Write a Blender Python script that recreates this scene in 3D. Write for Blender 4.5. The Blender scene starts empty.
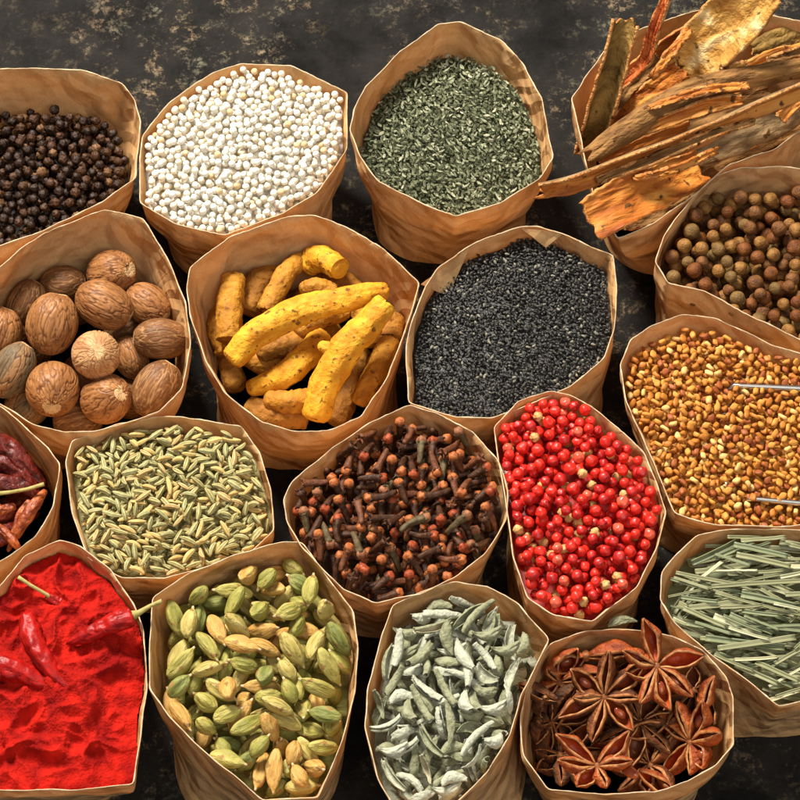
import bpy, bmesh, math, random
import numpy as np
from mathutils import Vector, Matrix, noise

S = bpy.context.scene
COL = S.collection
rad = math.radians
# ------------------------------------------------------------------ camera
BZ = 0.026      # height of the table top
TILT, DIST, WID, ZT = rad(28), 1.15, 0.36, 0.085
cam_d = bpy.data.cameras.new("camera")
cam = bpy.data.objects.new("camera", cam_d)
COL.objects.link(cam)
cam.location = (0, -DIST * math.sin(TILT), ZT + DIST * math.cos(TILT))
cam.rotation_euler = (TILT, 0, 0)
cam_d.sensor_width = 36
cam_d.lens = 36 * DIST / WID
cam_d.clip_start, cam_d.clip_end = 0.02, 50
cam_d.dof.use_dof = False
S.camera = cam
# ------------------------------------------------------------------ light
S.view_settings.view_transform = 'Standard'
S.view_settings.look = 'None'
S.view_settings.exposure = 0.0
S.view_settings.gamma = 1
W = bpy.data.worlds.new("World")
S.world = W
W.use_nodes = True
bg = W.node_tree.nodes['Background']
bg.inputs[0].default_value = (0.97, 0.97, 1.0, 1)
bg.inputs[1].default_value = 0.22


def area(name, loc, target, size, power, col):
    d = bpy.data.lights.new(name, 'AREA')
    d.shape = 'SQUARE'
    d.size = size
    d.energy = power
    d.color = col
    o = bpy.data.objects.new(name, d)
    COL.objects.link(o)
    o.location = loc
    o.rotation_euler = (Vector(target) - Vector(loc)).to_track_quat('-Z', 'Y').to_euler()
    return o


area('key_lamp', (-0.55, 0.88, 1.45), (0, 0, 0.05), 0.46, 74, (1.0, 0.945, 0.86))
area('fill_lamp', (0.5, -0.9, 1.5), (0, 0, 0.05), 1.0, 11, (1.0, 0.96, 0.90))
S.cycles.max_bounces = 6
S.cycles.use_adaptive_sampling = True

# ------------------------------------------------------------------ helpers
cT, sT = math.cos(TILT), math.sin(TILT)
PXW = WID / 800.0
CAM = Vector(cam.location)


def at(px, py, z):
    """point at height z seen at photo pixel px, py"""
    x = (px - 400) / 800 * WID / DIST
    y = -(py - 400) / 800 * WID / DIST
    d = Vector((x, y * cT + sT, y * sT - cT))
    return CAM + d * ((z - CAM.z) / d.z)


def proj(p):
    v = Vector(p) - CAM
    zc = -(v.y * -sT + v.z * cT)
    return 400 + v.x / zc * DIST / WID * 800, 400 - (v.y * cT + v.z * sT) / zc * DIST / WID * 800


def rot(yaw=0, pitch=0, roll=0):
    """long axis x: roll about it, pitch it up, then yaw"""
    return np.array(Matrix.Rotation(yaw, 3, 'Z') @ Matrix.Rotation(-pitch, 3, 'Y') @ Matrix.Rotation(roll, 3, 'X'))


def pack(V, F, M=None):
    V = np.asarray(V, float)
    tot = np.array([len(f) for f in F], np.int32)
    flat = np.array([i for f in F for i in f], np.int32)
    M = np.zeros(len(F), np.int32) if M is None else np.asarray(M, np.int32)
    return (V, flat, tot, M)


def join(parts, slots=None):
    Vs, fl, to, Ms, off = [], [], [], [], 0
    for i, (V, f, t, m) in enumerate(parts):
        Vs.append(V); fl.append(f + off); to.append(t); Ms.append(m + (slots[i] if slots else 0)); off += len(V)
    return (np.concatenate(Vs), np.concatenate(fl), np.concatenate(to), np.concatenate(Ms))


def xf(g, R=None, t=None, s=1.0):
    V = g[0] * s
    if R is not None:
        V = V @ np.asarray(R).T
    if t is not None:
        V = V + np.asarray(t)
    return (V,) + tuple(g[1:])


def mesh(name, g, mats, smooth=True, sharp=None):
    V, f, t, m = g
    me = bpy.data.meshes.new(name)
    me.vertices.add(len(V))
    me.vertices.foreach_set('co', V.astype(np.float32).ravel())
    me.loops.add(len(f))
    me.loops.foreach_set('vertex_index', f)
    me.polygons.add(len(t))
    st = np.concatenate([[0], np.cumsum(t)[:-1]]).astype(np.int32)
    me.polygons.foreach_set('loop_start', st)
    for a in mats:
        me.materials.append(a)
    me.polygons.foreach_set('material_index', m.astype(np.int32))
    me.update(calc_edges=True)
    me.validate()
    if smooth:
        me.polygons.foreach_set('use_smooth', [True] * len(me.polygons))
        if sharp:
            me.set_sharp_from_angle(angle=rad(sharp))
    return me


def tag(o, label, cat, group=None, kind=None):
    if label: o['label'] = label
    if cat: o['category'] = cat
    if group: o['group'] = group
    if kind: o['kind'] = kind
    return o


def link(name, data, parent=None, M=None):
    o = bpy.data.objects.new(name, data)
    COL.objects.link(o)
    if parent is not None:
        o.parent = parent
    if M is not None:
        o.matrix_world = M
    return o


def mat4(R, t):
    M = Matrix(np.asarray(R).tolist()).to_4x4()
    M.translation = Vector(t)
    return M


def fbm(p, sc, o=4):
    return noise.fractal(Vector(p) * sc, 1.0, 2.0, o)


# ------------------------------------------------------------------ materials
def mk(name, c1, c2=None, rough=0.6, sc=300, bump=0.3, bsc=None, spec=0.22, coat=0, sss=0, stretch=None, ramp=(0.35, 0.65),
       trans=0, detail=4, bdist=0.0006, sheen=0, c3=None, spots=None, rz=0, lines=None, groove=None):
    m = bpy.data.materials.new(name)
    m.use_nodes = True
    nt = m.node_tree
    N, L = nt.nodes, nt.links
    b = N['Principled BSDF']
    tc = N.new('ShaderNodeTexCoord')
    src = tc.outputs['Object']
    if rz:
        mr = N.new('ShaderNodeMapping')
        mr.inputs['Rotation'].default_value = (0, 0, rad(-rz))
        L.new(src, mr.inputs[0])
        src = mr.outputs[0]
    if stretch:
        mp = N.new('ShaderNodeMapping')
        mp.inputs['Scale'].default_value = stretch
        L.new(src, mp.inputs[0])
        src = mp.outputs[0]
    n = N.new('ShaderNodeTexNoise')
    n.inputs['Scale'].default_value = sc
    n.inputs['Detail'].default_value = detail
    L.new(src, n.inputs['Vector'])
    cr = N.new('ShaderNodeValToRGB')
    e = cr.color_ramp.elements
    e[0].position, e[1].position = ramp
    e[0].color = (*c1, 1)
    e[1].color = (*(c2 or c1), 1)
    if c3:
        x = e.new(0.5 * (ramp[0] + ramp[1])); x.color = (*c3, 1)
    L.new(n.outputs['Fac'], cr.inputs[0])
    out = cr.outputs[0]
    if lines:      # (colour, scale, half width)
        n4 = N.new('ShaderNodeTexNoise')
        n4.inputs['Scale'].default_value = lines[1]
        n4.inputs['Detail'].default_value = 2
        n4.inputs['Distortion'].default_value = .8
        L.new(src, n4.inputs['Vector'])
        r4 = N.new('ShaderNodeValToRGB')
        el = r4.color_ramp.elements
        el[0].position, el[1].position = .5 - lines[2], .5 + lines[2]
        el[0].color = el[1].color = (0, 0, 0, 1)
        x = el.new(.5); x.color = (1, 1, 1, 1)
        L.new(n4.outputs['Fac'], r4.inputs[0])
        m4 = N.new('ShaderNodeMix'); m4.data_type = 'RGBA'
        L.new(r4.outputs[0], m4.inputs[0])
        L.new(out, m4.inputs[6])
        m4.inputs[7].default_value = (*lines[0], 1)
        out = m4.outputs[2]
    if groove:
        ga = N.new('ShaderNodeAttribute'); ga.attribute_name = 'groove'
        m5 = N.new('ShaderNodeMix'); m5.data_type = 'RGBA'
        L.new(ga.outputs['Fac'], m5.inputs[0])
        L.new(out, m5.inputs[6])
        m5.inputs[7].default_value = (*groove, 1)
        out = m5.outputs[2]
    if spots:      # (colour, scale, threshold)
        n3 = N.new('ShaderNodeTexNoise')
        n3.inputs['Scale'].default_value = spots[1]
        n3.inputs['Detail'].default_value = 3
        L.new(tc.outputs['Object'], n3.inputs['Vector'])
        r3 = N.new('ShaderNodeValToRGB')
        r3.color_ramp.elements[0].position = spots[2]
        r3.color_ramp.elements[1].position = spots[2] + 0.06
        L.new(n3.outputs['Fac'], r3.inputs[0])
        mx = N.new('ShaderNodeMix'); mx.data_type = 'RGBA'
        L.new(r3.outputs[0], mx.inputs[0])
        L.new(out, mx.inputs[6])
        mx.inputs[7].default_value = (*spots[0], 1)
        out = mx.outputs[2]
    L.new(out, b.inputs['Base Color'])
    b.inputs['Roughness'].default_value = rough
    b.inputs['Specular IOR Level'].default_value = spec
    b.inputs['Coat Weight'].default_value = coat
    b.inputs['Coat Roughness'].default_value = 0.15
    if sheen:
        b.inputs['Sheen Weight'].default_value = sheen
    if sss:
        b.inputs['Subsurface Weight'].default_value = sss
        b.inputs['Subsurface Radius'].default_value = (1, .4, .2)
        b.inputs['Subsurface Scale'].default_value = 0.0015
    if bump:
        n2 = N.new('ShaderNodeTexNoise')
        n2.inputs['Scale'].default_value = bsc or sc * 2.5
        n2.inputs['Detail'].default_value = 5
        L.new(src, n2.inputs['Vector'])
        bp = N.new('ShaderNodeBump')
        bp.inputs['Strength'].default_value = bump
        bp.inputs['Distance'].default_value = bdist
        L.new(n2.outputs['Fac'], bp.inputs['Height'])
        L.new(bp.outputs[0], b.inputs['Normal'])
    if trans:
        tr = N.new('ShaderNodeBsdfTranslucent')
        L.new(cr.outputs[0], tr.inputs[0])
        ms = N.new('ShaderNodeMixShader')
        ms.inputs[0].default_value = trans
        L.new(b.outputs[0], ms.inputs[1])
        L.new(tr.outputs[0], ms.inputs[2])
        L.new(ms.outputs[0], N['Material Output'].inputs[0])
    return m


def kraft(name, c1, c2, trans=0.3):
    m = bpy.data.materials.new(name)
    m.use_nodes = True
    nt = m.node_tree; N, L = nt.nodes, nt.links
    b = N['Principled BSDF']
    tc = N.new('ShaderNodeTexCoord')
    n = N.new('ShaderNodeTexNoise'); n.inputs['Scale'].default_value = 28; n.inputs['Detail'].default_value = 6
    n.inputs['Roughness'].default_value = 0.65
    L.new(tc.outputs['Object'], n.inputs['Vector'])
    cr = N.new('ShaderNodeValToRGB')
    cr.color_ramp.elements[0].position, cr.color_ramp.elements[1].position = 0.3, 0.7
    cr.color_ramp.elements[0].color = (*c1, 1); cr.color_ramp.elements[1].color = (*c2, 1)
    L.new(n.outputs['Fac'], cr.inputs[0])
    # fibres
    mp = N.new('ShaderNodeMapping'); mp.inputs['Scale'].default_value = (1, 1, 0.25)
    L.new(tc.outputs['Object'], mp.inputs[0])
    f = N.new('ShaderNodeTexNoise'); f.inputs['Scale'].default_value = 1500; f.inputs['Detail'].default_value = 3
    L.new(mp.outputs[0], f.inputs['Vector'])
    mx = N.new('ShaderNodeMix'); mx.data_type = 'RGBA'; mx.blend_type = 'MULTIPLY'
    mx.inputs[0].default_value = 0.35
    L.new(cr.outputs[0], mx.inputs[6])
    fr = N.new('ShaderNodeValToRGB'); fr.color_ramp.elements[0].position = .3; fr.color_ramp.elements[1].position = .6
    fr.color_ramp.elements[0].color = (.6, .55, .5, 1)
    L.new(f.outputs['Fac'], fr.inputs[0]); L.new(fr.outputs[0], mx.inputs[7])
    L.new(mx.outputs[2], b.inputs['Base Color'])
    b.inputs['Roughness'].default_value = 0.62
    b.inputs['Specular IOR Level'].default_value = 0.25
    # creases: two voronoi edge nets, warped
    wn = N.new('ShaderNodeTexNoise'); wn.inputs['Scale'].default_value = 40
    L.new(tc.outputs['Object'], wn.inputs['Vector'])
    wm = N.new('ShaderNodeVectorMath'); wm.operation = 'MULTIPLY_ADD'
    wm.inputs[1].default_value = (.012, .012, .012)
    L.new(wn.outputs['Color'], wm.inputs[0]); L.new(tc.outputs['Object'], wm.inputs[2])
    v = N.new('ShaderNodeTexVoronoi'); v.feature = 'DISTANCE_TO_EDGE'; v.inputs['Scale'].default_value = 25
    L.new(wm.outputs[0], v.inputs['Vector'])
    v2 = N.new('ShaderNodeTexVoronoi'); v2.feature = 'F1'; v2.inputs['Scale'].default_value = 110
    L.new(wm.outputs[0], v2.inputs['Vector'])
    ad = N.new('ShaderNodeMath'); ad.operation = 'MULTIPLY_ADD'; ad.inputs[1].default_value = 0.16
    L.new(v2.outputs['Distance'], ad.inputs[0]); L.new(v.outputs['Distance'], ad.inputs[2])
    # straight folds: folded waves in several directions, each only in patches
    tot = None
    for i, (d, fq) in enumerate([((1, .3, .5), 95), ((-.4, 1, .7), 120), ((.5, -.6, 1), 150), ((.9, .5, .1), 60), ((1, -1, -.3), 190), ((.1, .9, -.8), 240)]):
        l = math.sqrt(sum(x * x for x in d))
        dp = N.new('ShaderNodeVectorMath'); dp.operation = 'DOT_PRODUCT'
        dp.inputs[1].default_value = [x / l * fq for x in d]
        L.new(tc.outputs['Object'], dp.inputs[0])
        w1 = N.new('ShaderNodeTexNoise'); w1.inputs['Scale'].default_value = 22 + 5 * i; w1.inputs['Detail'].default_value = 1
        L.new(tc.outputs['Object'], w1.inputs['Vector'])
        ma = N.new('ShaderNodeMath'); ma.operation = 'MULTIPLY_ADD'; ma.inputs[1].default_value = 3.0
        L.new(w1.outputs['Fac'], ma.inputs[0]); L.new(dp.outputs['Value'], ma.inputs[2])
        pp = N.new('ShaderNodeMath'); pp.operation = 'PINGPONG'; pp.inputs[1].default_value = .5 + .13 * i
        L.new(ma.outputs[0], pp.inputs[0])
        w2 = N.new('ShaderNodeTexNoise'); w2.inputs['Scale'].default_value = 31 + 7 * i; w2.inputs['Detail'].default_value = 1; w2.noise_dimensions = '4D'
        w2.inputs['W'].default_value = i * 3.7
        L.new(tc.outputs['Object'], w2.inputs['Vector'])
        mr = N.new('ShaderNodeMapRange'); mr.inputs[1].default_value = .45; mr.inputs[2].default_value = .62
        L.new(w2.outputs['Fac'], mr.inputs[0])
        mm = N.new('ShaderNodeMath'); mm.operation = 'MULTIPLY'
        L.new(pp.outputs[0], mm.inputs[0]); L.new(mr.outputs[0], mm.inputs[1])
        m2 = N.new('ShaderNodeMath'); m2.operation = 'MULTIPLY'; m2.inputs[1].default_value = 95 / fq
        L.new(mm.outputs[0], m2.inputs[0])
        if tot is None: tot = m2
        else:
            a2 = N.new('ShaderNodeMath'); a2.operation = 'ADD'
            L.new(tot.outputs[0], a2.inputs[0]); L.new(m2.outputs[0], a2.inputs[1]); tot = a2
    b0 = N.new('ShaderNodeBump'); b0.inputs['Strength'].default_value = 0.5; b0.inputs['Distance'].default_value = 0.0042
    L.new(tot.outputs[0], b0.inputs['Height'])
    b1 = N.new('ShaderNodeBump'); b1.inputs['Strength'].default_value = 0.35; b1.inputs['Distance'].default_value = 0.006
    L.new(ad.outputs[0], b1.inputs['Height']); L.new(b0.outputs[0], b1.inputs['Normal'])
    b2 = N.new('ShaderNodeBump'); b2.inputs['Strength'].default_value = 0.25; b2.inputs['Distance'].default_value = 0.0003
    L.new(f.outputs['Fac'], b2.inputs['Height']); L.new(b1.outputs[0], b2.inputs['Normal'])
    L.new(b2.outputs[0], b.inputs['Normal'])
    tr = N.new('ShaderNodeBsdfTranslucent'); L.new(cr.outputs[0], tr.inputs[0])
    ms = N.new('ShaderNodeMixShader'); ms.inputs[0].default_value = trans
    L.new(b.outputs[0], ms.inputs[1]); L.new(tr.outputs[0], ms.inputs[2])
    L.new(ms.outputs[0], N['Material Output'].inputs[0])
    return m


KRAFT = kraft('kraft_paper', (0.70, 0.385, 0.145), (0.90, 0.585, 0.280))
KEDGE = kraft('paper_edge', (0.74, 0.52, 0.30), (0.88, 0.69, 0.45), 0.2)

# ------------------------------------------------------------------ table
tm = bpy.data.materials.new('dark_table')
tm.use_nodes = True
nt = tm.node_tree; N, L = nt.nodes, nt.links
b = N['Principled BSDF']
tc = N.new('ShaderNodeTexCoord')


def nz(scale, detail=6, r=.6, dist=0.0):
    n = N.new('ShaderNodeTexNoise'); n.inputs['Scale'].default_value = scale; n.inputs['Detail'].default_value = detail
    n.inputs['Roughness'].default_value = r; n.inputs['Distortion'].default_value = dist
    L.new(tc.outputs['Object'], n.inputs['Vector']); return n


def rp(n, a, c, ca=(0, 0, 0), cb=(1, 1, 1)):
    r = N.new('ShaderNodeValToRGB'); r.color_ramp.elements[0].position = a; r.color_ramp.elements[1].position = c
    r.color_ramp.elements[0].color = (*ca, 1); r.color_ramp.elements[1].color = (*cb, 1)
    L.new(n.outputs[0], r.inputs[0]); return r


base = rp(nz(22, 8, .7), .35, .68, (.005, .0046, .0042), (.028, .025, .022))
big, mid, fine = nz(11, 3, .5), nz(95, 8, .75, .2), nz(330, 6, .75)
fl = N.new('ShaderNodeMath'); fl.operation = 'MULTIPLY'
r1, r2 = rp(mid, .50, .62), rp(big, .40, .58)
L.new(r1.outputs[0], fl.inputs[0]); L.new(r2.outputs[0], fl.inputs[1])
fl2 = N.new('ShaderNodeMath'); fl2.operation = 'MULTIPLY'
L.new(fl.outputs[0], fl2.inputs[0]); L.new(rp(fine, .46, .60).outputs[0], fl2.inputs[1])
hue = rp(nz(35, 3), .4, .6, (.15, .14, .095), (.27, .19, .11))
mx = N.new('ShaderNodeMix'); mx.data_type = 'RGBA'
L.new(fl2.outputs[0], mx.inputs[0]); L.new(base.outputs[0], mx.inputs[6]); L.new(hue.outputs[0], mx.inputs[7])
L.new(mx.outputs[2], b.inputs['Base Color'])
b.inputs['Roughness'].default_value = 0.8
b.inputs['Specular IOR Level'].default_value = .12
bp = N.new('ShaderNodeBump'); bp.inputs['Strength'].default_value = .7; bp.inputs['Distance'].default_value = .0015
L.new(nz(420, 8, .75).outputs[0], bp.inputs['Height']); L.new(bp.outputs[0], b.inputs['Normal'])
g = pack([(-1.5, -1.5, BZ), (1.5, -1.5, BZ), (1.5, 1.5, BZ), (-1.5, 1.5, BZ)], [(0, 1, 2, 3)])
tag(link('table_top', mesh('table_top', g, [tm], False)), 'dark weathered table top under the paper bags', None, kind='structure')

# ------------------------------------------------------------------ paper bags
BAGS = {}
FOLDS = [(Vector(d).normalized(), f) for d, f in (((1, .4, .3), 70), ((-.5, 1, .3), 85), ((.6, -.7, .4), 60), ((.9, .1, -.4), 110))]


class Bag:
    def __init__(self, key, label, rim, fill, dome=0.0, top=0.085, taper=0.80, seed=1, tilt=0.0, wav=1.0):
        rnd = random.Random(seed)
        self.key, self.fill, self.dome = key, fill, dome
        P = [at(p[0], p[1], top + (p[2] if len(p) > 2 else 0)) for p in rim]
        # soften corners a little
        Q = []
        n = len(P)
        for i in range(n):
            a, c, d = P[i - 1], P[i], P[(i + 1) % n]
            la, ld = (a - c).length, (d - c).length
            k = 0.0016
            p1, p2 = c + (a - c) * min(.4, k / la), c + (d - c) * min(.4, k / ld)
            Q += [p1, (p1 + p2) / 4 + c / 2, p2]
        R = []
        for i in range(len(Q)):
            a, c = Q[i], Q[(i + 1) % len(Q)]
            m = max(1, int((c - a).length / 0.0017))
            R += [a.lerp(c, j / m) for j in range(m)]
        ctr = sum(P, Vector()) / n
        self.c = ctr
        xs = [p.x for p in R]; ys = [p.y for p in R]
        self.c = ctr = Vector(((min(xs) + max(xs)) / 2, (min(ys) + max(ys)) / 2, top))
        hx, hy = (max(xs) - min(xs)) / 2, (max(ys) - min(ys)) / 2
        # hand-cut edge: slow wave + tiny nicks
        off = rnd.uniform(0, 50)
        for i, p in enumerate(R):
            d = Vector((p.x - ctr.x, p.y - ctr.y, 0)).normalized()
            q = Vector((p.x * 60 + off, p.y * 60, 0))
            p += d * 0.0005 * wav * noise.noise(q * 1.5) + Vector((0, 0, 0.0010 * wav * noise.noise(q * .8) + 0.0004 * noise.noise(q * 7)))
        self.rim = np.array([tuple(p) for p in R])
        th = np.arctan2(self.rim[:, 1] - ctr.y, self.rim[:, 0] - ctr.x)
        ct, st = np.cos(th), np.sin(th)
        e = 3.2
        rr = 1.0 / ((np.abs(ct) / hx) ** e + (np.abs(st) / hy) ** e) ** (1 / e)
        self.base = np.stack([ctr.x + ct * rr * taper, ctr.y + st * rr * taper], 1)
        self.off = off
        self.taper = taper
        self.top = top
        self.n = len(R)

    def ring(self, t, crumple=True):
        """t 0 rim .. 1 base"""
        w = t ** 1.25 * 0.75 + 0.25 * t
        bl = max(0, min(1, (t - .05) / .95)) ** 1.7
        xy0 = self.rim[:, :2]
        c = np.array([self.c.x, self.c.y])
        s = 1 - (1 - self.taper) * t ** 1.6 + 0.018 * math.sin(math.pi * min(1, t * 1.3))
        if not hasattr(self, 'lip'):
            self.lip = np.array([max(0.0, .022 + .05 * noise.noise(Vector((x * 30 + self.off, y * 30, 5)))) for x, y in xy0])
        s = (s - self.lip * (1 - math.exp(-t / .05)))[:, None]
        a = c + (xy0 - c) * s
        xy = a * (1 - bl) + self.base * bl
        z = self.rim[:, 2] * (1 - t) + (BZ + 0.0005) * t
        out = np.column_stack([xy, z])
        if crumple:
            amp = 0.0052 * min(1, (t + .03) / .22) * (1 - .3 * t)
            for i in range(self.n):
                d = Vector((out[i, 0] - c[0], out[i, 1] - c[1], 0)).normalized()
                q = Vector((out[i, 0] * 45 + self.off, out[i, 1] * 45, out[i, 2] * 30))
                q += Vector((noise.noise(q * .7), noise.noise(q * .7 + Vector((7, 7, 7))), 0)) * .5
                ds, _ = noise.voronoi(q)
                v = (min(.45, ds[1] - ds[0]) - .2) * .35 + 0.25 * noise.noise(q * 1.3)
                p0 = Vector(out[i])
                for w, (dx, f) in enumerate(FOLDS):
                    u = p0.dot(dx) * f + self.off * (w + 1) + 1.3 * noise.noise(p0 * 20 + Vector((w, 0, 0)))
                    v += .08 * abs((u % 2) - 1) * max(0, min(1, .5 + 2.5 * noise.noise(p0 * 26 + Vector((w * 9, self.off, 0)))))
                out[i, :2] += np.array([d.x, d.y]) * amp * v
        return out

    def build(self, label, extra=None):
        root = link('paper_bag', None)
        root.location = (self.c.x, self.c.y, BZ)
        tag(root, label, 'paper bag', 'open brown paper bags of spices')
        K = 44
        ts = [(k / K) ** 1.25 for k in range(K + 1)]
        rings = [self.ring(t) for t in ts]
        n = self.n
        c = np.array([self.c.x, self.c.y, BZ])
        th = 0.00055
        outer, inner = [], []
        for r in rings:
            d = r - np.array([self.c.x, self.c.y, 0]); d[:, 2] = 0
            d /= np.linalg.norm(d, axis=1)[:, None]
            outer.append(r + d * th * .5); inner.append(r - d * th * .5)
        V = np.concatenate(outer + inner) - c
        F = []
        KN = (K + 1) * n
        for k in range(K):
            for i in range(n):
                j = (i + 1) % n
                F.append((k * n + i, (k + 1) * n + i, (k + 1) * n + j, k * n + j))
                F.append((KN + k * n + i, KN + k * n + j, KN + (k + 1) * n + j, KN + (k + 1) * n + i))
        for i in range(n):
            j = (i + 1) % n
            F.append((i, j, KN + j, KN + i))
        # flat bottom inside and out
        for o, fl in ((K * n, 1), (KN + K * n, 0)):
            f = [o + i for i in range(n)]
            F.append(tuple(f[::-1]) if fl else tuple(f))
        me = mesh('side_wall', pack(V, F), [KRAFT], True, 26)
        link('side_wall', me, root)
        # the cut edge: a thin rough bead riding on the rim
        r = rings[0] - c
        nn = len(r)
        V, F = [], []
        seg = 6
        for i in range(nn):
            tdir = r[(i + 1) % nn] - r[i - 1]
            tdir /= np.linalg.norm(tdir)
            up = np.array([0, 0, 1.0]); sd = np.cross(tdir, up); sd /= np.linalg.norm(sd); up = np.cross(sd, tdir)
            q = noise.noise(Vector((r[i][0] * 230 + self.off, r[i][1] * 230, 3)))
            ra = 0.00027 * (1 + .8 * q + .5 * noise.noise(Vector((r[i][0] * 900, r[i][1] * 900, self.off))))
            for k in range(seg):
                a = 2 * math.pi * k / seg
                V.append(r[i] + sd * ra * math.cos(a) + up * ra * 1.5 * math.sin(a))
        for i in range(nn):
            j = (i + 1) % nn
            for k in range(seg):
                l = (k + 1) % seg
                F.append((i * seg + k, j * seg + k, j * seg + l, i * seg + l))
        link('rim_edge', mesh('rim_edge', pack(V, F), [KEDGE]), root)
        self.root = root
        return root

    def t_at(self, z):
        return max(0.0, (self.top - z) / (self.top - BZ))

    def inside_mask(self, X, Y, poly):
        poly = poly[::2]
        m = np.zeros(X.shape, bool)
        x1, y1 = poly[:, 0], poly[:, 1]
        x2, y2 = np.roll(x1, -1), np.roll(y1, -1)
        for a, c, d, e in zip(x1, y1, x2, y2):
            if c == e: continue
            cond = ((c > Y) != (e > Y))
            m ^= cond & (X < (d - a) * (Y - c) / (e - c) + a)
        return m

    def field(self, cell, depth):
        """height field of the bag's inside, floor depth below the fill"""
        r = self.rim
        x0, y0 = r[:, 0].min() - .006, r[:, 1].min() - .006
        nx = int((r[:, 0].max() + .006 - x0) / cell) + 1
        ny = int((r[:, 1].max() + .006 - y0) / cell) + 1
        X, Y = np.meshgrid(x0 + (np.arange(nx) + .5) * cell, y0 + (np.arange(ny) + .5) * cell)
        zf = self.top - self.fill - depth
        H = np.full(X.shape, 1.0)
        for z in np.linspace(self.top, zf, 9):
            R = self.ring(self.t_at(z))
            cc = np.array([self.c.x, self.c.y]); d = R[:, :2] - cc
            ln = np.linalg.norm(d, axis=1)[:, None]
            m = self.inside_mask(X, Y, cc + d * (1 - .0009 / ln))
            H[m] = z
        inner = m
        # dome: radial distance from wall
        d = np.hypot((X - self.c.x) / ((r[:, 0].max() - r[:, 0].min()) / 2), (Y - self.c.y) / ((r[:, 1].max() - r[:, 1].min()) / 2))
        dm = self.dome * np.clip(1 - d ** 2, 0, 1) if not callable(self.dome) else self.dome(X, Y, self)
        floor = zf + dm
        # gentle lumps
        H = np.where(inner, np.maximum(H, floor), H)
        return x0, y0, X, Y, H, floor, inner

    def floor_disc(self, depth, mat=0, amp=0.0, rings=14):
        """closed heap body under the pieces"""
        zf = self.top - self.fill - depth
        R = self.ring(self.t_at(zf))
        cc = np.array([self.c.x, self.c.y])
        V, F = [], []
        n = self.n
        hx, hy = (self.rim[:, 0].max() - self.rim[:, 0].min()) / 2, (self.rim[:, 1].max() - self.rim[:, 1].min()) / 2
        for k in range(rings + 1):
            s = k / rings * .992
            P = cc + (R[:, :2] - cc) * max(s, 1e-3)
            d = np.hypot((P[:, 0] - cc[0]) / hx, (P[:, 1] - cc[1]) / hy)
            dm = self.dome * np.clip(1 - d ** 2, 0, 1) if not callable(self.dome) else self.dome(P[:, 0], P[:, 1], self)
            V.append(np.column_stack([P, zf + dm]))
        V = np.concatenate(V)
        for k in range(rings):
            for i in range(n):
                j = (i + 1) % n
                F.append((k * n + i, (k + 1) * n + i, (k + 1) * n + j, k * n + j))
        return pack(V, F, [mat] * len(F))


def bag(key, label, rim, **kw):
    B = Bag(key, label, rim, **kw)
    B.build(label)
    BAGS[key] = B
    return B


bag('black', 'brown paper bag of black peppercorns cut off by the top left edge',
    [(-50, 72), (0, 69), (30, 68), (84, 71, .001), (122, 84), (135, 100), (140, 122), (137, 152), (136, 178), (105, 200), (49, 228), (0, 246), (-60, 258), (-110, 230), (-128, 160), (-105, 95)],
    fill=0.026, dome=0.003, seed=3, top=.087)
bag('white', 'brown paper bag filled to the brim with white peppercorns',
    [(143, 136), (168, 104), (210, 74), (241, 64), (291, 66), (347, 93), (347, 150), (318, 192), (283, 213), (225, 236), (175, 224), (140, 203), (140, 160)],
    fill=0.0035, dome=0.004, seed=4, wav=.6)
bag('herb', 'brown paper bag of crushed dark green dried herb',
    [(351, 130), (354, 110), (366, 87), (400, 52), (438, 24), (459, 22), (501, 40), (524, 66), (541, 98), (553, 158), (540, 178), (500, 203), (456, 216), (421, 203), (379, 182), (360, 156)],
    fill=0.021, dome=0.005, seed=5, top=.088)
bag('bark', 'brown paper bag overflowing with long strips of cinnamon bark',
    [(586, 160), (572, 98), (607, 47), (642, 29), (695, 11), (728, 5), (772, 15), (812, 24), (860, 55), (875, 95), (840, 120), (800, 131), (775, 149), (730, 164), (695, 194), (653, 224), (618, 238), (596, 205)],
    fill=0.03, seed=6, top=.087)
bag('allspice', 'brown paper bag of round brown allspice berries at the right edge',
    [(656, 262), (664, 236), (690, 200), (716, 176), (744, 168), (779, 167), (830, 172), (875, 195), (892, 245), (885, 310), (845, 350), (800, 340), (744, 312), (702, 290), (668, 283)],
    fill=0.013, dome=0.002, seed=7, top=.086, taper=.90)
bag('nutmeg', 'brown paper bag holding whole ridged nutmegs',
    [(-2, 268), (20, 250), (45, 233), (105, 209), (143, 218), (168, 260), (185, 302), (191, 344), (182, 388), (160, 412), (138, 420), (95, 432), (63, 432), (32, 424), (0, 404), (-40, 385), (-55, 335), (-35, 285)],
    fill=0.03, seed=8, top=.086)
bag('turmeric', 'brown paper bag of knobbly yellow turmeric fingers with an angular tall rim',
    [(187, 290), (190, 268), (230, 237), (288, 216), (312, 215), (347, 227), (382, 248), (419, 283), (408, 323), (389, 375), (361, 417), (330, 430), (295, 432), (260, 421), (224, 393), (206, 361), (190, 314)],
    fill=0.03, seed=9, top=.0865)
bag('nigella', 'brown paper bag of tiny matt black seeds with a small turned-in flap',
    [(406, 345), (413, 318), (426, 286), (438, 268), (477, 242), (519, 227), (537, 226), (562, 233), (590, 247), (613, 256), (617, 290), (614, 330), (604, 358), (569, 388), (530, 404), (491, 419), (456, 417), (409, 402)],
    fill=0.010, dome=0.005, seed=10, top=.086, taper=.92)
bag('fennel', 'brown paper bag full of pale green fennel seeds',
    [(72, 441), (115, 425), (157, 417), (182, 417), (241, 427), (259, 452), (271, 490), (274, 530), (250, 552), (205, 568), (165, 578), (122, 578), (88, 558), (73, 515), (66, 463)],
    fill=0.0045, dome=0.003, seed=11, top=.083, wav=.6)
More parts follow.
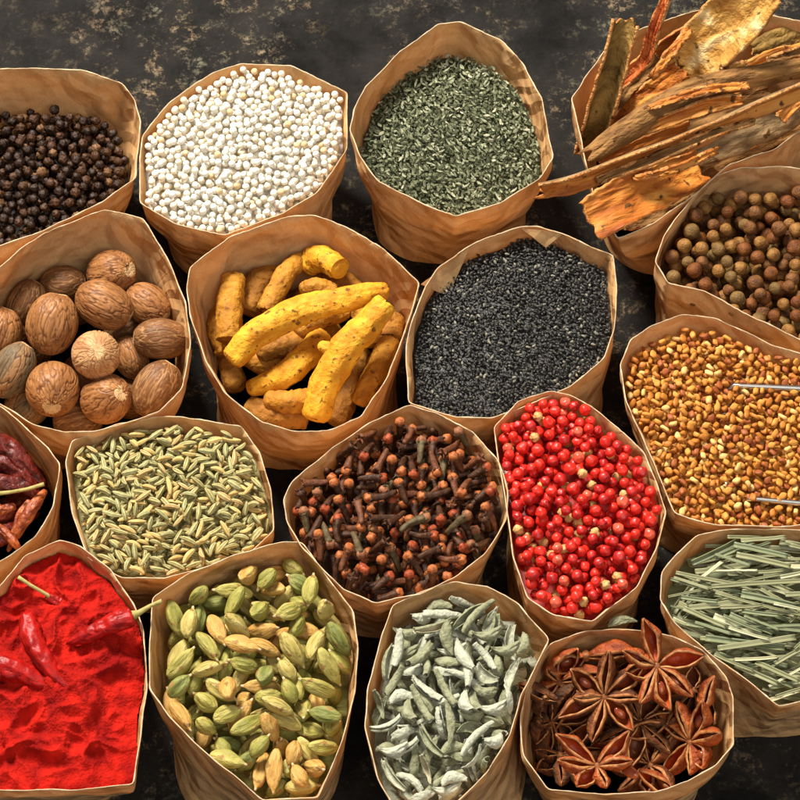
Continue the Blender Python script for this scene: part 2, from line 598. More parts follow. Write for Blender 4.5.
bag('clove', 'brown paper bag of dark brown whole cloves with pale rim',
    [(284, 500), (291, 483), (330, 450), (372, 421), (410, 405), (437, 413), (473, 432), (498, 460), (508, 491), (507, 519), (484, 555), (456, 577), (420, 594), (375, 603), (344, 590), (302, 548), (287, 522)],
    fill=0.0055, dome=0.003, seed=12, top=.088)
bag('pink', 'brown paper bag of bright red pink peppercorns narrowing to its top corner',
    [(494, 428), (518, 402), (550, 391), (572, 396), (594, 409), (621, 431), (644, 452), (658, 488), (666, 512), (658, 545), (637, 587), (592, 622), (553, 614), (528, 598), (513, 556), (508, 510), (499, 462)],
    fill=0.003, dome=0.004, seed=13, top=.088, wav=.6)
bag('fenugreek', 'brown paper bag of golden fenugreek seeds with a metal scoop pushed into them',
    [(621, 365), (631, 340), (652, 326), (681, 315), (716, 318), (744, 331), (772, 346), (812, 356), (855, 370), (885, 410), (888, 465), (850, 512), (800, 525), (765, 527), (716, 525), (674, 513), (652, 458), (626, 402)],
    fill=0.009, dome=0.005, seed=14, top=.086)
bag('chilli', 'brown paper bag of dark red dried chillies cut off by the left edge',
    [(0, 406), (22, 424), (48, 448), (60, 464), (54, 505), (36, 537), (10, 556), (-25, 575), (-70, 560), (-95, 500), (-80, 430), (-40, 400)],
    fill=0.02, seed=15, top=.086)
bag('powder', 'brown paper bag heaped with vivid red chilli powder in the bottom left corner',
    [(0, 586), (25, 555), (60, 540), (80, 546), (110, 570), (134, 605), (144, 632), (147, 688), (133, 784), (70, 790), (0, 790), (-55, 785), (-85, 720), (-75, 640), (-40, 605)],
    fill=0.008, dome=0.006, seed=16, top=.086)
bag('cardamom', 'brown paper bag of green cardamom pods with a broad tan outer wall',
    [(153, 598), (189, 573), (235, 556), (283, 541), (302, 543), (328, 578), (352, 610), (358, 645), (355, 690), (343, 740), (318, 798), (262, 800), (235, 776), (200, 748), (168, 715), (150, 688), (150, 640)],
    fill=0.015, dome=0.004, seed=17, top=.087, taper=.84)
bag('sage', 'brown paper bag of curled grey green sage leaves',
    [(393, 606), (424, 592), (456, 582), (487, 587), (519, 604), (549, 640), (533, 672), (521, 695), (510, 735), (487, 773), (452, 808), (396, 810), (378, 779), (365, 726), (368, 688), (382, 636)],
    fill=0.009, dome=0.004, seed=18, top=.087)
bag('anise', 'brown paper bag of reddish brown star anise at the bottom right',
    [(520, 716), (530, 678), (551, 643), (588, 631), (620, 629), (648, 631), (672, 637), (702, 650), (726, 678), (733, 697), (733, 745), (716, 765), (688, 781), (655, 792), (607, 794), (548, 790), (524, 756)],
    fill=0.022, seed=19, top=.083)
bag('grass', 'brown paper bag of dried lemongrass strips at the lower right edge',
    [(662, 572), (676, 555), (698, 535), (730, 529), (800, 530), (850, 545), (885, 590), (880, 650), (835, 695), (779, 706), (744, 678), (709, 653), (674, 622), (660, 600)],
    fill=0.009, dome=0.003, seed=20, top=.085)

# small folded corners seen on some rims
def flap(B, px, py, pts, label=None):
    """triangular paper fold hanging inside a rim; pts are photo pixels with heights"""
    P = [np.array(at(a, c, z)) for a, c, z in pts]
    V, F = [], []
    n = 10
    ids = {}
    for i in range(n + 1):
        for j in range(n + 1 - i):
            u, v = i / n, j / n
            p = P[0] * (1 - u - v) + P[1] * u + P[2] * v
            p = p + np.array([0, 0, .0012 * noise.noise(Vector(p * 120))])
            ids[(i, j)] = len(V); V.append(p)
    for i in range(n):
        for j in range(n - i):
            F.append((ids[(i, j)], ids[(i + 1, j)], ids[(i, j + 1)]))
            if i + j < n - 1:
                F.append((ids[(i + 1, j)], ids[(i + 1, j + 1)], ids[(i, j + 1)]))
    nv = len(V)
    V2 = [v - np.array([0, 0, .0006]) for v in V]
    F2 = [tuple(nv + q for q in f[::-1]) for f in F]
    edge = [ids[(i, 0)] for i in range(n)] + [ids[(n - i, i)] for i in range(n)] + [ids[(0, n - i)] for i in range(n)]
    F3 = [(edge[k], edge[(k + 1) % len(edge)], nv + edge[(k + 1) % len(edge)], nv + edge[k]) for k in range(len(edge))]
    off = np.array([B.c.x, B.c.y, BZ])
    link('folded_flap', mesh('folded_flap', pack(np.array(V + V2) - off, F + F2 + F3), [KRAFT], True, 30), B.root)


flap(BAGS['nigella'], 0, 0, [(421, 284, .0855), (470, 247, .0855), (448, 296, .074)])
flap(BAGS['nigella'], 0, 0, [(519, 227, .0855), (563, 234, .0855), (546, 247, .079)])

# ------------------------------------------------------------------ shape builders
def ico(r, sub, fn=None, scale=(1, 1, 1)):
    bm = bmesh.new()
    bmesh.ops.create_icosphere(bm, subdivisions=sub, radius=1)
    V = []
    for v in bm.verts:
        c = v.co.normalized()
        k = fn(c) if fn else 1
        V.append((c.x * r * scale[0] * k, c.y * r * scale[1] * k, c.z * r * scale[2] * k))
    F = [tuple(v.index for v in f.verts) for f in bm.faces]
    bm.free()
    return pack(V, F)


def tube(path, radii, seg=12, sec=None, bend=None, matf=None, caps=True, phase=0):
    """path list of 3d points; radii list; sec(theta,s)->multiplier"""
    P = [Vector(p) for p in path]
    n = len(P)
    V, F, M = [], [], []
    ref = Vector((0.01, 0.02, 1)).normalized()
    T0 = (P[1] - P[0]).normalized()
    if abs(T0.dot(ref)) > .9: ref = Vector((0, 1, 0))
    nx = (ref - T0 * ref.dot(T0)).normalized()
    for i in range(n):
        T = (P[min(i + 1, n - 1)] - P[max(i - 1, 0)]).normalized()
        nx = (nx - T * nx.dot(T)).normalized()
        ny = T.cross(nx)
        for k in range(seg):
            a = 2 * math.pi * k / seg + phase
            m = sec(a, i / (n - 1)) if sec else 1
            p = P[i] + (nx * math.cos(a) + ny * math.sin(a)) * radii[i] * m
            V.append(tuple(p))
    for i in range(n - 1):
        for k in range(seg):
            l = (k + 1) % seg
            F.append((i * seg + k, i * seg + l, (i + 1) * seg + l, (i + 1) * seg + k))
            M.append(matf(i / (n - 1), k / seg) if matf else 0)
    if caps:
        V.append(tuple(P[0])); V.append(tuple(P[-1]))
        a, c = len(V) - 2, len(V) - 1
        for k in range(seg):
            l = (k + 1) % seg
            F.append((a, l, k)); M.append(matf(0, 0) if matf else 0)
            F.append((c, (n - 1) * seg + k, (n - 1) * seg + l)); M.append(matf(1, 0) if matf else 0)
    return pack(V, F, M)


def sheet(fn, nu, nv, th, matf=None):
    """closed slab following fn(u,v)"""
    G = np.array([[fn(i / nu, j / nv) for j in range(nv + 1)] for i in range(nu + 1)], float)
    du = np.gradient(G, axis=0); dv = np.gradient(G, axis=1)
    Nn = np.cross(du, dv); Nn /= (np.linalg.norm(Nn, axis=2)[..., None] + 1e-12)
    A = (G + Nn * th / 2).reshape(-1, 3); Bm = (G - Nn * th / 2).reshape(-1, 3)
    m = nv + 1
    o = len(A)
    F, M = [], []
    for i in range(nu):
        for j in range(nv):
            q = (i * m + j, (i + 1) * m + j, (i + 1) * m + j + 1, i * m + j + 1)
            F.append(q); F.append(tuple(o + x for x in q[::-1]))
            k = matf(i / nu, (j + .5) / nv, 0) if matf else 0
            M.append(k); M.append(matf(i / nu, (j + .5) / nv, 1) if matf else 0)
    bd = [i * m for i in range(nu + 1)] + [nu * m + j for j in range(1, nv + 1)] + [i * m + nv for i in range(nu - 1, -1, -1)] + [j for j in range(nv - 1, 0, -1)]
    for k in range(len(bd)):
        a, c = bd[k], bd[(k + 1) % len(bd)]
        F.append((a, o + a, o + c, c)); M.append(matf(0, 0, 2) if matf else 0)
    return pack(np.concatenate([A, Bm]), F, M)


# ------------------------------------------------------------------ settling pieces into a bag
def stamps(shapes, n, orient, cell, rnd, scl=(1, 1)):
    out = []
    rs = np.random.RandomState(rnd.randint(0, 9999))
    for q in range(n):
        si = q % len(shapes)
        full = join([p[1] for p in shapes[si]])
        V, f, t, m = full
        s = rnd.uniform(*scl)
        R = orient(rnd)
        Vr = (V * s) @ R.T
        # sample the surface
        tri = []
        st = np.concatenate([[0], np.cumsum(t)[:-1]])
        for a, k in ((3, (0, 1, 2)), (4, (0, 1, 2)), (4, (0, 2, 3))):
            sel = st[t == a]
            if len(sel): tri.append(np.stack([f[sel + k[0]], f[sel + k[1]], f[sel + k[2]]], 1))
        tri = np.concatenate(tri)
        a, b_, c = Vr[tri[:, 0]], Vr[tri[:, 1]], Vr[tri[:, 2]]
        ar = np.linalg.norm(np.cross(b_ - a, c - a), axis=1) + 1e-15
        N_ = int(min(14000, max(1500, ar.sum() / cell ** 2 * 5)))
        idx = rs.choice(len(tri), N_, p=ar / ar.sum())
        u, v = rs.rand(N_, 1), rs.rand(N_, 1)
        fl_ = (u + v) > 1
        u, v = np.where(fl_, 1 - u, u), np.where(fl_, 1 - v, v)
        P = a[idx] + u * (b_ - a)[idx] + v * (c - a)[idx]
        P = np.concatenate([P, Vr])
        h = int(np.abs(P[:, :2]).max() / cell) + 1
        w = 2 * h + 1
        lo = np.full((w, w), np.inf); up = np.full((w, w), -np.inf)
        ix = np.floor(P[:, 0] / cell + h + .5).astype(int); iy = np.floor(P[:, 1] / cell + h + .5).astype(int)
        np.minimum.at(lo, (iy, ix), P[:, 2]); np.maximum.at(up, (iy, ix), P[:, 2])
        ys, xs = np.where(np.isfinite(lo))
        y0, y1, x0, x1 = ys.min(), ys.max() + 1, xs.min(), xs.max() + 1
        out.append(dict(s=si, sc=s, R=R, h=h, lo=lo[y0:y1, x0:x1], up=up[y0:y1, x0:x1], oy=y0 - h, ox=x0 - h, zc=-Vr[:, 2].min()))
    return out


def variants(shapes, tints, name):
    """mesh data per shape part and tint"""
    out = []
    for sh in shapes:
        row = []
        for mats in tints:
            row.append([(pn, mesh(pn or name, g, mats)) for pn, g in sh])
        out.append(row)
    return out


REG = [['near the left side', 'in the middle', 'near the right side'], ['far', 'centre', 'near']]


def fill(key, name, shapes, tints, N, orient, size, layers=1.6, K=10, cell=None, labels=None, group=None, cat=None,
         limit=300, stuffname=None, stufflabel=None, scl=(1, 1), pick=None, nst=60, seed=1, floor_mat=0, extra=None, wts=None, smooth=True, over=.25, lim=None):
    B = BAGS[key]
    rnd = random.Random(seed * 77 + 5)
    cell = cell or size / 7
    depth = size * layers
    x0, y0, X, Y, H, floor, inner = B.field(cell, depth)
    if extra: extra(H, X, Y)
    ST = stamps(shapes, nst, orient, cell, rnd, scl)
    IDm = np.full(H.shape, -1)
    ys, xs = np.where(inner)
    ny, nx = H.shape
    placed = []
    ids = list(zip(ys.tolist(), xs.tolist()))
    surf = B.top + .02
    miss = 0
    for n in range(N * 3):
        if n % 20 == 0 and (H - floor)[inner].mean() > depth + over * size: break
        best = None
        for k in range(K):
            s = ST[rnd.randrange(nst)]
            cy, cx = ids[rnd.randrange(len(ids))]
            a, c = cy + s['oy'], cx + s['ox']
            h_, w_ = s['lo'].shape
            if a < 0 or c < 0 or a + h_ > ny or c + w_ > nx: continue
            z = (H[a:a + h_, c:c + w_] - s['lo']).max()
            sc = z - floor[cy, cx]
            if z > surf or z - floor[cy, cx] > depth + size * (lim or (.6 + over)): continue
            if best is None or sc < best[0]:
                best = (sc, z, s, cy, cx, a, c, h_, w_)
        if best is None:
            miss += 1
            if miss > 60: break
            continue
        _, z, s, cy, cx, a, c, h_, w_ = best
        sub = H[a:a + h_, c:c + w_]
        top = z + s['up']
        w = top > sub
        sub[w] = top[w]
        IDm[a:a + h_, c:c + w_][w] = len(placed)
        p = (x0 + (cx + .5) * cell, y0 + (cy + .5) * cell, z)
        q = proj(p)
        placed.append(dict(p=p, s=s, px=q, vis=0))
    u, cnt = np.unique(IDm[IDm >= 0], return_counts=True)
    for i, k in zip(u, cnt): placed[i]['vis'] = int(k)
    for d in placed:
        if not (-6 < d['px'][0] < 806 and -6 < d['px'][1] < 806): d['vis'] = 0
    order = sorted(range(len(placed)), key=lambda i: -placed[i]['vis'])
    full = np.median([placed[i]['vis'] for i in order[:40]]) if order else 1
    keep = set(i for i in order[:limit] if placed[i]['vis'] > 0.04 * full)
    var = variants(shapes, tints, name)
    merged = []
    nm = [len(t) for t in tints]
    offs = np.concatenate([[0], np.cumsum(nm)[:-1]])
    allm = [m for t in tints for m in t]
    hx = (B.rim[:, 0].max() - B.rim[:, 0].min()) / 2; hy = (B.rim[:, 1].max() - B.rim[:, 1].min()) / 2
    for i, d in enumerate(placed):
        s = d['s']
        ti = pick(rnd, d) if pick else rnd.choices(range(len(tints)), wts)[0]
        if i in keep:
            M = mat4(s['R'] * s['sc'], d['p'])
            pv = var[s['s']][ti]
            if len(pv) == 1:
                o = link(name, pv[0][1], None, M)
            else:
                o = link(name, None, None, M)
                for pn, me in pv: link(pn, me, o)
            ax = d['s']['R'][:, 0]
            lab = labels[ti] if isinstance(labels, (list, tuple)) else labels
            if '{' in lab:
                rx, ry = (d['p'][0] - B.c.x) / hx, (d['p'][1] - B.c.y) / hy
                if abs(rx) < .33 and abs(ry) < .33: where = 'in the middle of its bag'
                elif abs(ry) >= abs(rx): where = ('by the far wall' if ry > 0 else 'by the near wall') + ' of its bag'
                else: where = ('by the right wall' if rx > 0 else 'by the left wall') + ' of its bag'
                an = math.degrees(math.atan2(ax[1], ax[0])) % 180
                lie = 'upright' if abs(ax[2]) > .7 else ('lying crosswise' if an < 25 or an > 155 else 'slanting up right' if an < 65 else 'pointing away' if an < 115 else 'slanting up left')
                lab = lab.format(where=where, lie=lie)
            tag(o, lab, cat, group)
        elif d['vis'] > 0 or z_near(d, H, x0, y0, cell, size):
            gg = join([p[1] for p in shapes[s['s']]])
            merged.append(xf((gg[0], gg[1], gg[2], gg[3] + offs[ti]), s['R'] * s['sc'], d['p']))
    body = B.floor_disc(depth, floor_mat)
    merged.append(body)
    o = link(stuffname, mesh(stuffname, join(merged), allm))
    tag(o, stufflabel, cat, None, 'stuff')
    print('FILL', key, len(placed), 'kept', len(keep), 'visible', sum(1 for d in placed if d['vis'] > 0))
    return B


def z_near(d, H, x0, y0, cell, size):
    iy, ix = int((d['p'][1] - y0) / cell), int((d['p'][0] - x0) / cell)
    return H[iy, ix] - d['p'][2] < size * 1.3


def lie_or(tilt=14, rollfree=True, up=0):
    def f(r):
        t = rad(r.gauss(0, tilt))
        if r.random() < up: t = rad(r.uniform(40, 90)) * r.choice((-1, 1))
        return rot(r.uniform(0, 2 * math.pi), t, r.uniform(0, 2 * math.pi) if rollfree else rad(r.gauss(0, 18)) + (math.pi if r.random() < .3 else 0))
    return f


def any_or(r):
    from mathutils import Quaternion
    q = Quaternion((r.gauss(0, 1), r.gauss(0, 1), r.gauss(0, 1), r.gauss(0, 1))).normalized()
    return np.array(q.to_matrix())


def one(g): return [('', g)]



# ------------------------------------------------------------------ black peppercorns
def wrinkly(r, sub, f1, a1, f2, a2, o, sc=(1, 1, 1)):
    O = Vector((o * 7.3, o * 3.1, o))
    return ico(r, sub, lambda c: 1 - a1 * abs(noise.noise(c * f1 + O)) - a2 * abs(noise.noise(c * f2 + O)) + .06 * noise.noise(c * 1.3 + O), sc)


bp_shapes = [one(wrinkly(.0027 * s, 3, 3.4, .62, 7, .28, i)) for i, s in enumerate((1, .94, 1.06, .9, 1.0))]
bp_t = [[mk('black_pepper_skin', (.012, .006, .0035), (.045, .020, .010), .42, 900, .5, spec=.3)],
        [mk('brown_pepper_skin', (.030, .012, .005), (.10, .042, .017), .45, 900, .5, spec=.3)],
        [mk('tan_pepper_skin', (.09, .040, .015), (.24, .12, .05), .5, 900, .5, spec=.3)]]
fill('black', 'black_peppercorn', bp_shapes, bp_t, 900, any_or, .0052, 2.6, 20, .0006,
     ['wrinkled near-black peppercorn {where} of black pepper', 'wrinkled dark brown peppercorn {where} of black pepper', 'dull tan peppercorn {where} among the black ones'],
     'black peppercorns in the top left bag', 'peppercorn', stuffname='black_peppercorn_heap', stufflabel='lower layers of black peppercorns in the top left bag', wts=(5, 3, 1.1), seed=1)

# ------------------------------------------------------------------ white peppercorns
wp_shapes = [one(ico(.00175 * s, 2, lambda c, i=i: 1 + .05 * noise.noise(c * 1.6 + Vector((i, 0, 3))) - (.10 if c.z > .93 else 0))) for i, s in enumerate((1, .93, 1.07, .97))]
wp_t = [[mk('white_pepper_skin', (.74, .69, .58), (.84, .80, .71), .5, 700, .25)],
        [mk('cream_pepper_skin', (.70, .59, .42), (.80, .71, .56), .5, 700, .25)],
        [mk('straw_pepper_skin', (.56, .38, .18), (.72, .56, .34), .5, 700, .25)]]
fill('white', 'white_peppercorn', wp_shapes, wp_t, 3600, any_or, .0035, 2.6, 22, .0005,
     ['smooth white peppercorn {where} filled to the brim', 'cream coloured peppercorn {where} filled to the brim', 'straw coloured peppercorn {where} among the white ones'],
     'white peppercorns', 'peppercorn', stuffname='white_peppercorn_heap', stufflabel='mass of small white peppercorns filling the second bag of the top row', wts=(6, 3, .5), seed=2)

# ------------------------------------------------------------------ crushed herb
def flake(L_, w, bend, i):
    def f(u, v):
        t = math.sin(math.pi * min(.98, max(.06, u))) ** .7
        y = (v - .5) * w * t
        return (L_ * (u - .5), y + .2 * w * math.sin(3 * u + i), bend * L_ * (u - .5) ** 2 * 2 + abs(v - .5) * w * .6 + .25 * w * noise.noise(Vector((u * 3 + i, v * 2, 0))))
    return sheet(f, 4, 2, .00018)


hb_shapes = [one(flake(a, c, d, i)) for i, (a, c, d) in enumerate([(.0034, .0012, .3), (.0026, .0013, -.3), (.0040, .0010, .4), (.0021, .0014, .1), (.0029, .0009, .5), (.0034, .0015, .2), (.0018, .0011, .2)])]
hb_t = [[mk('herb_leaf_dark', (.045, .052, .024), (.085, .093, .045), .7, 500, .3)],
        [mk('herb_leaf_mid', (.105, .115, .058), (.18, .19, .105), .7, 500, .3)],
        [mk('herb_leaf_pale', (.22, .235, .14), (.34, .35, .22), .7, 500, .3)],
        [mk('herb_stalk', (.38, .36, .24), (.46, .44, .30), .7, 500, .3)]]
fill('herb', 'herb_flake', hb_shapes, hb_t, 9500, lie_or(22, False, .04), .0017, 2.2, 5, .00042,
     ['dark green flake of dried herb {where}', 'sage green flake of dried herb {where}', 'pale grey green flake of dried herb {where}', 'straw coloured bit of stalk among dried herb {where}'],
     'flakes of dried green herb', 'herb flake', stuffname='crushed_dried_herb', stufflabel='crushed dried green herb filling the third bag of the top row', wts=(3, 5, 2.6, .6), seed=3, nst=90)

# ------------------------------------------------------------------ tiny black seeds
def seedlet(L_, w, h, i, sub=2):
    return ico(1, sub, None, (L_ / 2, w / 2, h / 2))


def tear(L_, w, i):
    g = ico(1, 2)
    V = g[0].copy()
    x = V[:, 0].copy()
    k = 1 - .35 * x
    V[:, 1] *= k * w / 2; V[:, 2] *= k * w / 2 * .9; V[:, 0] = x * L_ / 2
    V[:, 1] += .12 * w * (x ** 2)
    return (V,) + g[1:]


ng_shapes = [one(tear(a, c, i)) for i, (a, c) in enumerate([(.0023, .00125), (.0021, .0012), (.0025, .0012), (.0019, .0013)])]
ng_t = [[mk('black_seed', (.010, .0095, .008), (.026, .024, .020), .36, 1200, .4, spec=.5)],
        [mk('charcoal_seed', (.035, .033, .028), (.08, .075, .062), .5, 1200, .4, spec=.4)],
        [mk('grey_seed', (.17, .16, .12), (.28, .26, .20), .55, 1200, .4)]]
fill('nigella', 'black_seed', ng_shapes, ng_t, 7500, lie_or(25), .0013, 2.4, 4, .00034,
     ['tiny shiny black seed {where} of black seeds', 'tiny charcoal seed {where} of black seeds', 'tiny grey seed {where} among the black ones'],
     'tiny black seeds', 'seed', stuffname='black_seed_heap', stufflabel='mass of tiny black seeds filling the bag right of the turmeric', wts=(6, 3, .7), seed=4)

# ------------------------------------------------------------------ fennel seeds
def fennel(L_, w, bend, i):
    n = 11
    P = [((k / (n - 1) - .5) * L_, bend * L_ * math.cos((k / (n - 1) - .5) * math.pi), 0) for k in range(n)]
    R = [w / 2 * max(.12, math.sin(math.pi * (.04 + .92 * k / (n - 1))) ** .62) for k in range(n)]
    g = tube(P, R, 20, lambda a, s: 1 + .11 * math.cos(5 * a), matf=lambda s, k: 1 if (k * 20 + .5) % 4 < 1 or (k * 20 + .5) % 4 > 3 else 0)
    V = g[0].copy(); V[:, 2] *= .8
    return (V,) + g[1:]


fn_shapes = [one(fennel(a, c, d, i)) for i, (a, c, d) in enumerate([(.0082, .0025, .03), (.0072, .0023, .10), (.0064, .0024, -.05), (.0090, .0024, .06), (.0058, .0021, .14), (.0076, .0028, 0)])]
fa = mk('fennel_rib', (.38, .33, .13), (.56, .48, .22), .6, 700, .3)
fb = mk('fennel_rib_warm', (.54, .36, .12), (.66, .48, .21), .6, 700, .3)
fn_t = [[mk('fennel_olive', (.15, .13, .038), (.30, .25, .09), .6, 500, .3), fa],
        [mk('fennel_grey_green', (.17, .18, .075), (.32, .31, .15), .6, 500, .3), fa],
        [mk('fennel_straw', (.38, .26, .07), (.55, .39, .13), .6, 500, .3), fb],
        [mk('fennel_brown', (.28, .18, .07), (.40, .27, .12), .6, 500, .3), fb]]
fill('fennel', 'fennel_seed', fn_shapes, fn_t, 1800, lie_or(15), .0026, 3.2, 9, .00045,
     ['ribbed olive green fennel seed {lie} {where}', 'ribbed grey green fennel seed {lie} {where}', 'ribbed straw yellow fennel seed {lie} {where}', 'brownish fennel seed {lie} {where}'],
     'fennel seeds', 'fennel seed', stuffname='fennel_seed_heap', stufflabel='mass of pale green fennel seeds filling the bag under the nutmegs', wts=(4, 3.2, 3, .8), seed=5, nst=110)

# ------------------------------------------------------------------ fenugreek
def fenu(a, b_, c, i):
    g = ico(1, 2)
    V = g[0].copy()
    p = .62
    V = np.sign(V) * np.abs(V) ** p
    V[:, 0] += .25 * V[:, 1]
    V[:, 2] *= 1 - .25 * np.exp(-((V[:, 0] - .1) / .22) ** 2)
    V *= np.array([a, b_, c]) / 2
    V += np.array([[.06 * a * noise.noise(Vector(v) * 700 + Vector((i, 0, 0))) for k in range(3)] for v in V])
    return (V,) + g[1:]


fg_shapes = [one(fenu(a, c, d, i)) for i, (a, c, d) in enumerate([(.0040, .0028, .0022), (.0034, .0028, .0023), (.0044, .0025, .0020), (.0032, .0025, .0023), (.0037, .0031, .0020)])]
fg_t = [[mk('fenugreek_gold', (.48, .19, .028), (.66, .31, .06), .55, 400, .3)],
        [mk('fenugreek_pale', (.62, .36, .10), (.78, .50, .18), .45, 400, .3)],
        [mk('fenugreek_amber', (.38, .12, .016), (.54, .21, .035), .42, 400, .3)],
        [mk('fenugreek_red', (.24, .06, .015), (.38, .11, .03), .45, 400, .3)]]
fill('fenugreek', 'fenugreek_seed', fg_shapes, fg_t, 6500, lie_or(24), .0024, 3.2, 16, .0005,
     ['angular golden fenugreek seed {where}', 'angular pale yellow fenugreek seed {where}', 'angular amber fenugreek seed {where}', 'angular reddish fenugreek seed {where}'],
     'fenugreek seeds', 'fenugreek seed', stuffname='fenugreek_seed_heap', stufflabel='mass of golden fenugreek seeds around the metal scoop', wts=(4.4, 1.1, 4.4, 1.8), seed=6, over=.7)

# ------------------------------------------------------------------ cardamom pods
def cardamom(L_, w, bend, i):
    n = 19
    P = [((k / (n - 1) - .5) * L_, bend * L_ * math.cos((k / (n - 1) - .5) * math.pi), 0) for k in range(n)]
    R = []
    for k in range(n):
        s = k / (n - 1)
        r = math.sin(math.pi * min(1, (.03 + s * .93))) ** .66 * (1.12 - .3 * s)
        if s > .9: r = max(.13, r * .8)
        R.append(w / 2 * max(.08, r))
    P.append((.5 * L_ + .0011, P[-1][1], .0002)); R.append(w * .055)
    g = tube(P, R, 30, lambda a, s: 1 + .12 * math.cos(3 * a + i) + .028 * math.cos(12 * a + .6 * math.sin(6 * s + i)) * math.sin(math.pi * s) + .09 * noise.noise(Vector((math.cos(a) * 1.4, math.sin(a) * 1.4, s * 4 + i))),
             matf=lambda s, k: 1 if s > .93 else 0)
    return g


cd_shapes = [one(cardamom(a, c, d, i)) for i, (a, c, d) in enumerate([(.0162, .0076, .02), (.0145, .0074, -.03), (.0180, .0072, .04), (.0125, .0078, 0), (.0156, .0066, .05), (.0112, .0070, 0), (.0170, .0082, .01)])]
ctip = mk('cardamom_tip', (.50, .36, .18), (.62, .48, .28), .7, 400, .3)
cm = dict(bump=1.0, bsc=420, stretch=(.22, 1, 1), bdist=.0022, spots=((.30, .17, .05), 260, .62))
cd_t = [[mk('cardamom_green', (.20, .19, .035), (.38, .34, .085), .48, 260, **cm), ctip],
        [mk('cardamom_pale', (.36, .28, .065), (.58, .47, .165), .48, 260, **cm), ctip],
        [mk('cardamom_deep_green', (.13, .145, .030), (.28, .28, .08), .48, 260, **cm), ctip],
        [mk('cardamom_tan', (.44, .22, .05), (.60, .38, .11), .5, 260, **cm), ctip],
        [mk('cardamom_yellow_green', (.28, .245, .045), (.48, .41, .12), .48, 260, **cm), ctip]]
fill('cardamom', 'cardamom_pod', cd_shapes, cd_t, 360, lie_or(18, True, .10), .0075, 2.5, 26, .0008,
     ['green cardamom pod {lie} {where}', 'pale yellow cardamom pod {lie} {where}', 'deep green cardamom pod {lie} {where}', 'tan cardamom pod {lie} {where}', 'yellow green cardamom pod {lie} {where}'],
     'cardamom pods', 'cardamom pod', stuffname='cardamom_pod_heap', stufflabel='lower layers of cardamom pods at the bottom of their bag', wts=(2.6, 3, 1.5, 1.9, 3), seed=7, nst=130, over=.6)

# ------------------------------------------------------------------ cloves
def clove(L_, bend, i, bud=1):
    n = 12
    P = [((k / (n - 1) - .5) * L_, bend * L_ * math.cos((k / (n - 1) - .5) * math.pi), 0) for k in range(n)]
    R = [1.32 * (.00085 + .00055 * (k / (n - 1)) + (.0004 if k == n - 1 else 0)) * (.75 if k == 0 else 1) for k in range(n)]
    st = tube(P, R, 12, lambda a, s: 1 + .10 * math.cos(4 * a) + .22 * noise.noise(Vector((math.cos(a) * 1.5, math.sin(a) * 1.5, s * 5 + i))))
    hx, hy = P[-1][0], P[-1][1]
    pr = []
    for k in range(4):
        a = k * math.pi / 2 + .4
        d = np.array([0, math.cos(a), math.sin(a)])
        b0 = np.array([hx - .0004, hy, 0]) + d * .0008
        b1 = b0 + d * .0013 + np.array([.0006, 0, 0]); b2 = b1 + d * .0005 + np.array([.0009, 0, 0])
        pr.append(tube([b0, b1, b2], [.0007, .00055, .00015], 6))
    stem = join([st] + pr)
    out = [('stem', stem)]
    if bud:
        bd = ico(.00195, 2, lambda c: 1.16 + .35 * abs(noise.noise(c * 2.2 + Vector((i, 0, 0)))) - .16 * (abs(c.y) < .16) - .16 * (abs(c.z) < .16))
        bd = xf((bd[0], bd[1], bd[2], bd[3] + 1), None, (hx + .0012, hy, 0))
        out.append(('flower_bud', bd))
    return out


cl_shapes = [clove(a, c, i, d) for i, (a, c, d) in enumerate([(.0108, .05, 1), (.0098, -.06, 1), (.0120, .09, 1), (.0088, .02, 1), (.0115, -.03, 0), (.0102, .12, 1)])]
cs = dict(bump=.6, bsc=1200)
c_st = [mk('clove_stem_dark', (.028, .010, .004), (.085, .032, .013), .5, 500, **cs), mk('clove_stem_red', (.085, .025, .01), (.17, .06, .025), .5, 500, **cs),
        mk('clove_stem_olive', (.07, .045, .018), (.13, .09, .04), .55, 500, **cs)]
c_bd = [mk('clove_bud_orange', (.26, .060, .016), (.52, .17, .05), .40, 600, **cs), mk('clove_bud_brown', (.20, .07, .028), (.36, .15, .07), .45, 600, **cs),
        mk('clove_bud_red', (.20, .028, .010), (.40, .085, .028), .38, 600, **cs)]
cl_t = [[c_st[0], c_bd[0]], [c_st[1], c_bd[0]], [c_st[2], c_bd[1]], [c_st[0], c_bd[2]]]
fill('clove', 'clove', cl_shapes, cl_t, 800, lie_or(22, True, .36), .0040, 3.6, 16, .0005,
     ['dark clove, orange bud, {lie} {where}', 'reddish clove, orange bud, {lie} {where}', 'olive brown clove, dull bud, {lie} {where}', 'dark clove, red bud, {lie} {where}'],
     'whole cloves', 'clove', stuffname='clove_heap', stufflabel='lower layers of cloves in the middle bag', wts=(3, 3.5, 1, 2.5), seed=8, nst=130, over=.6)

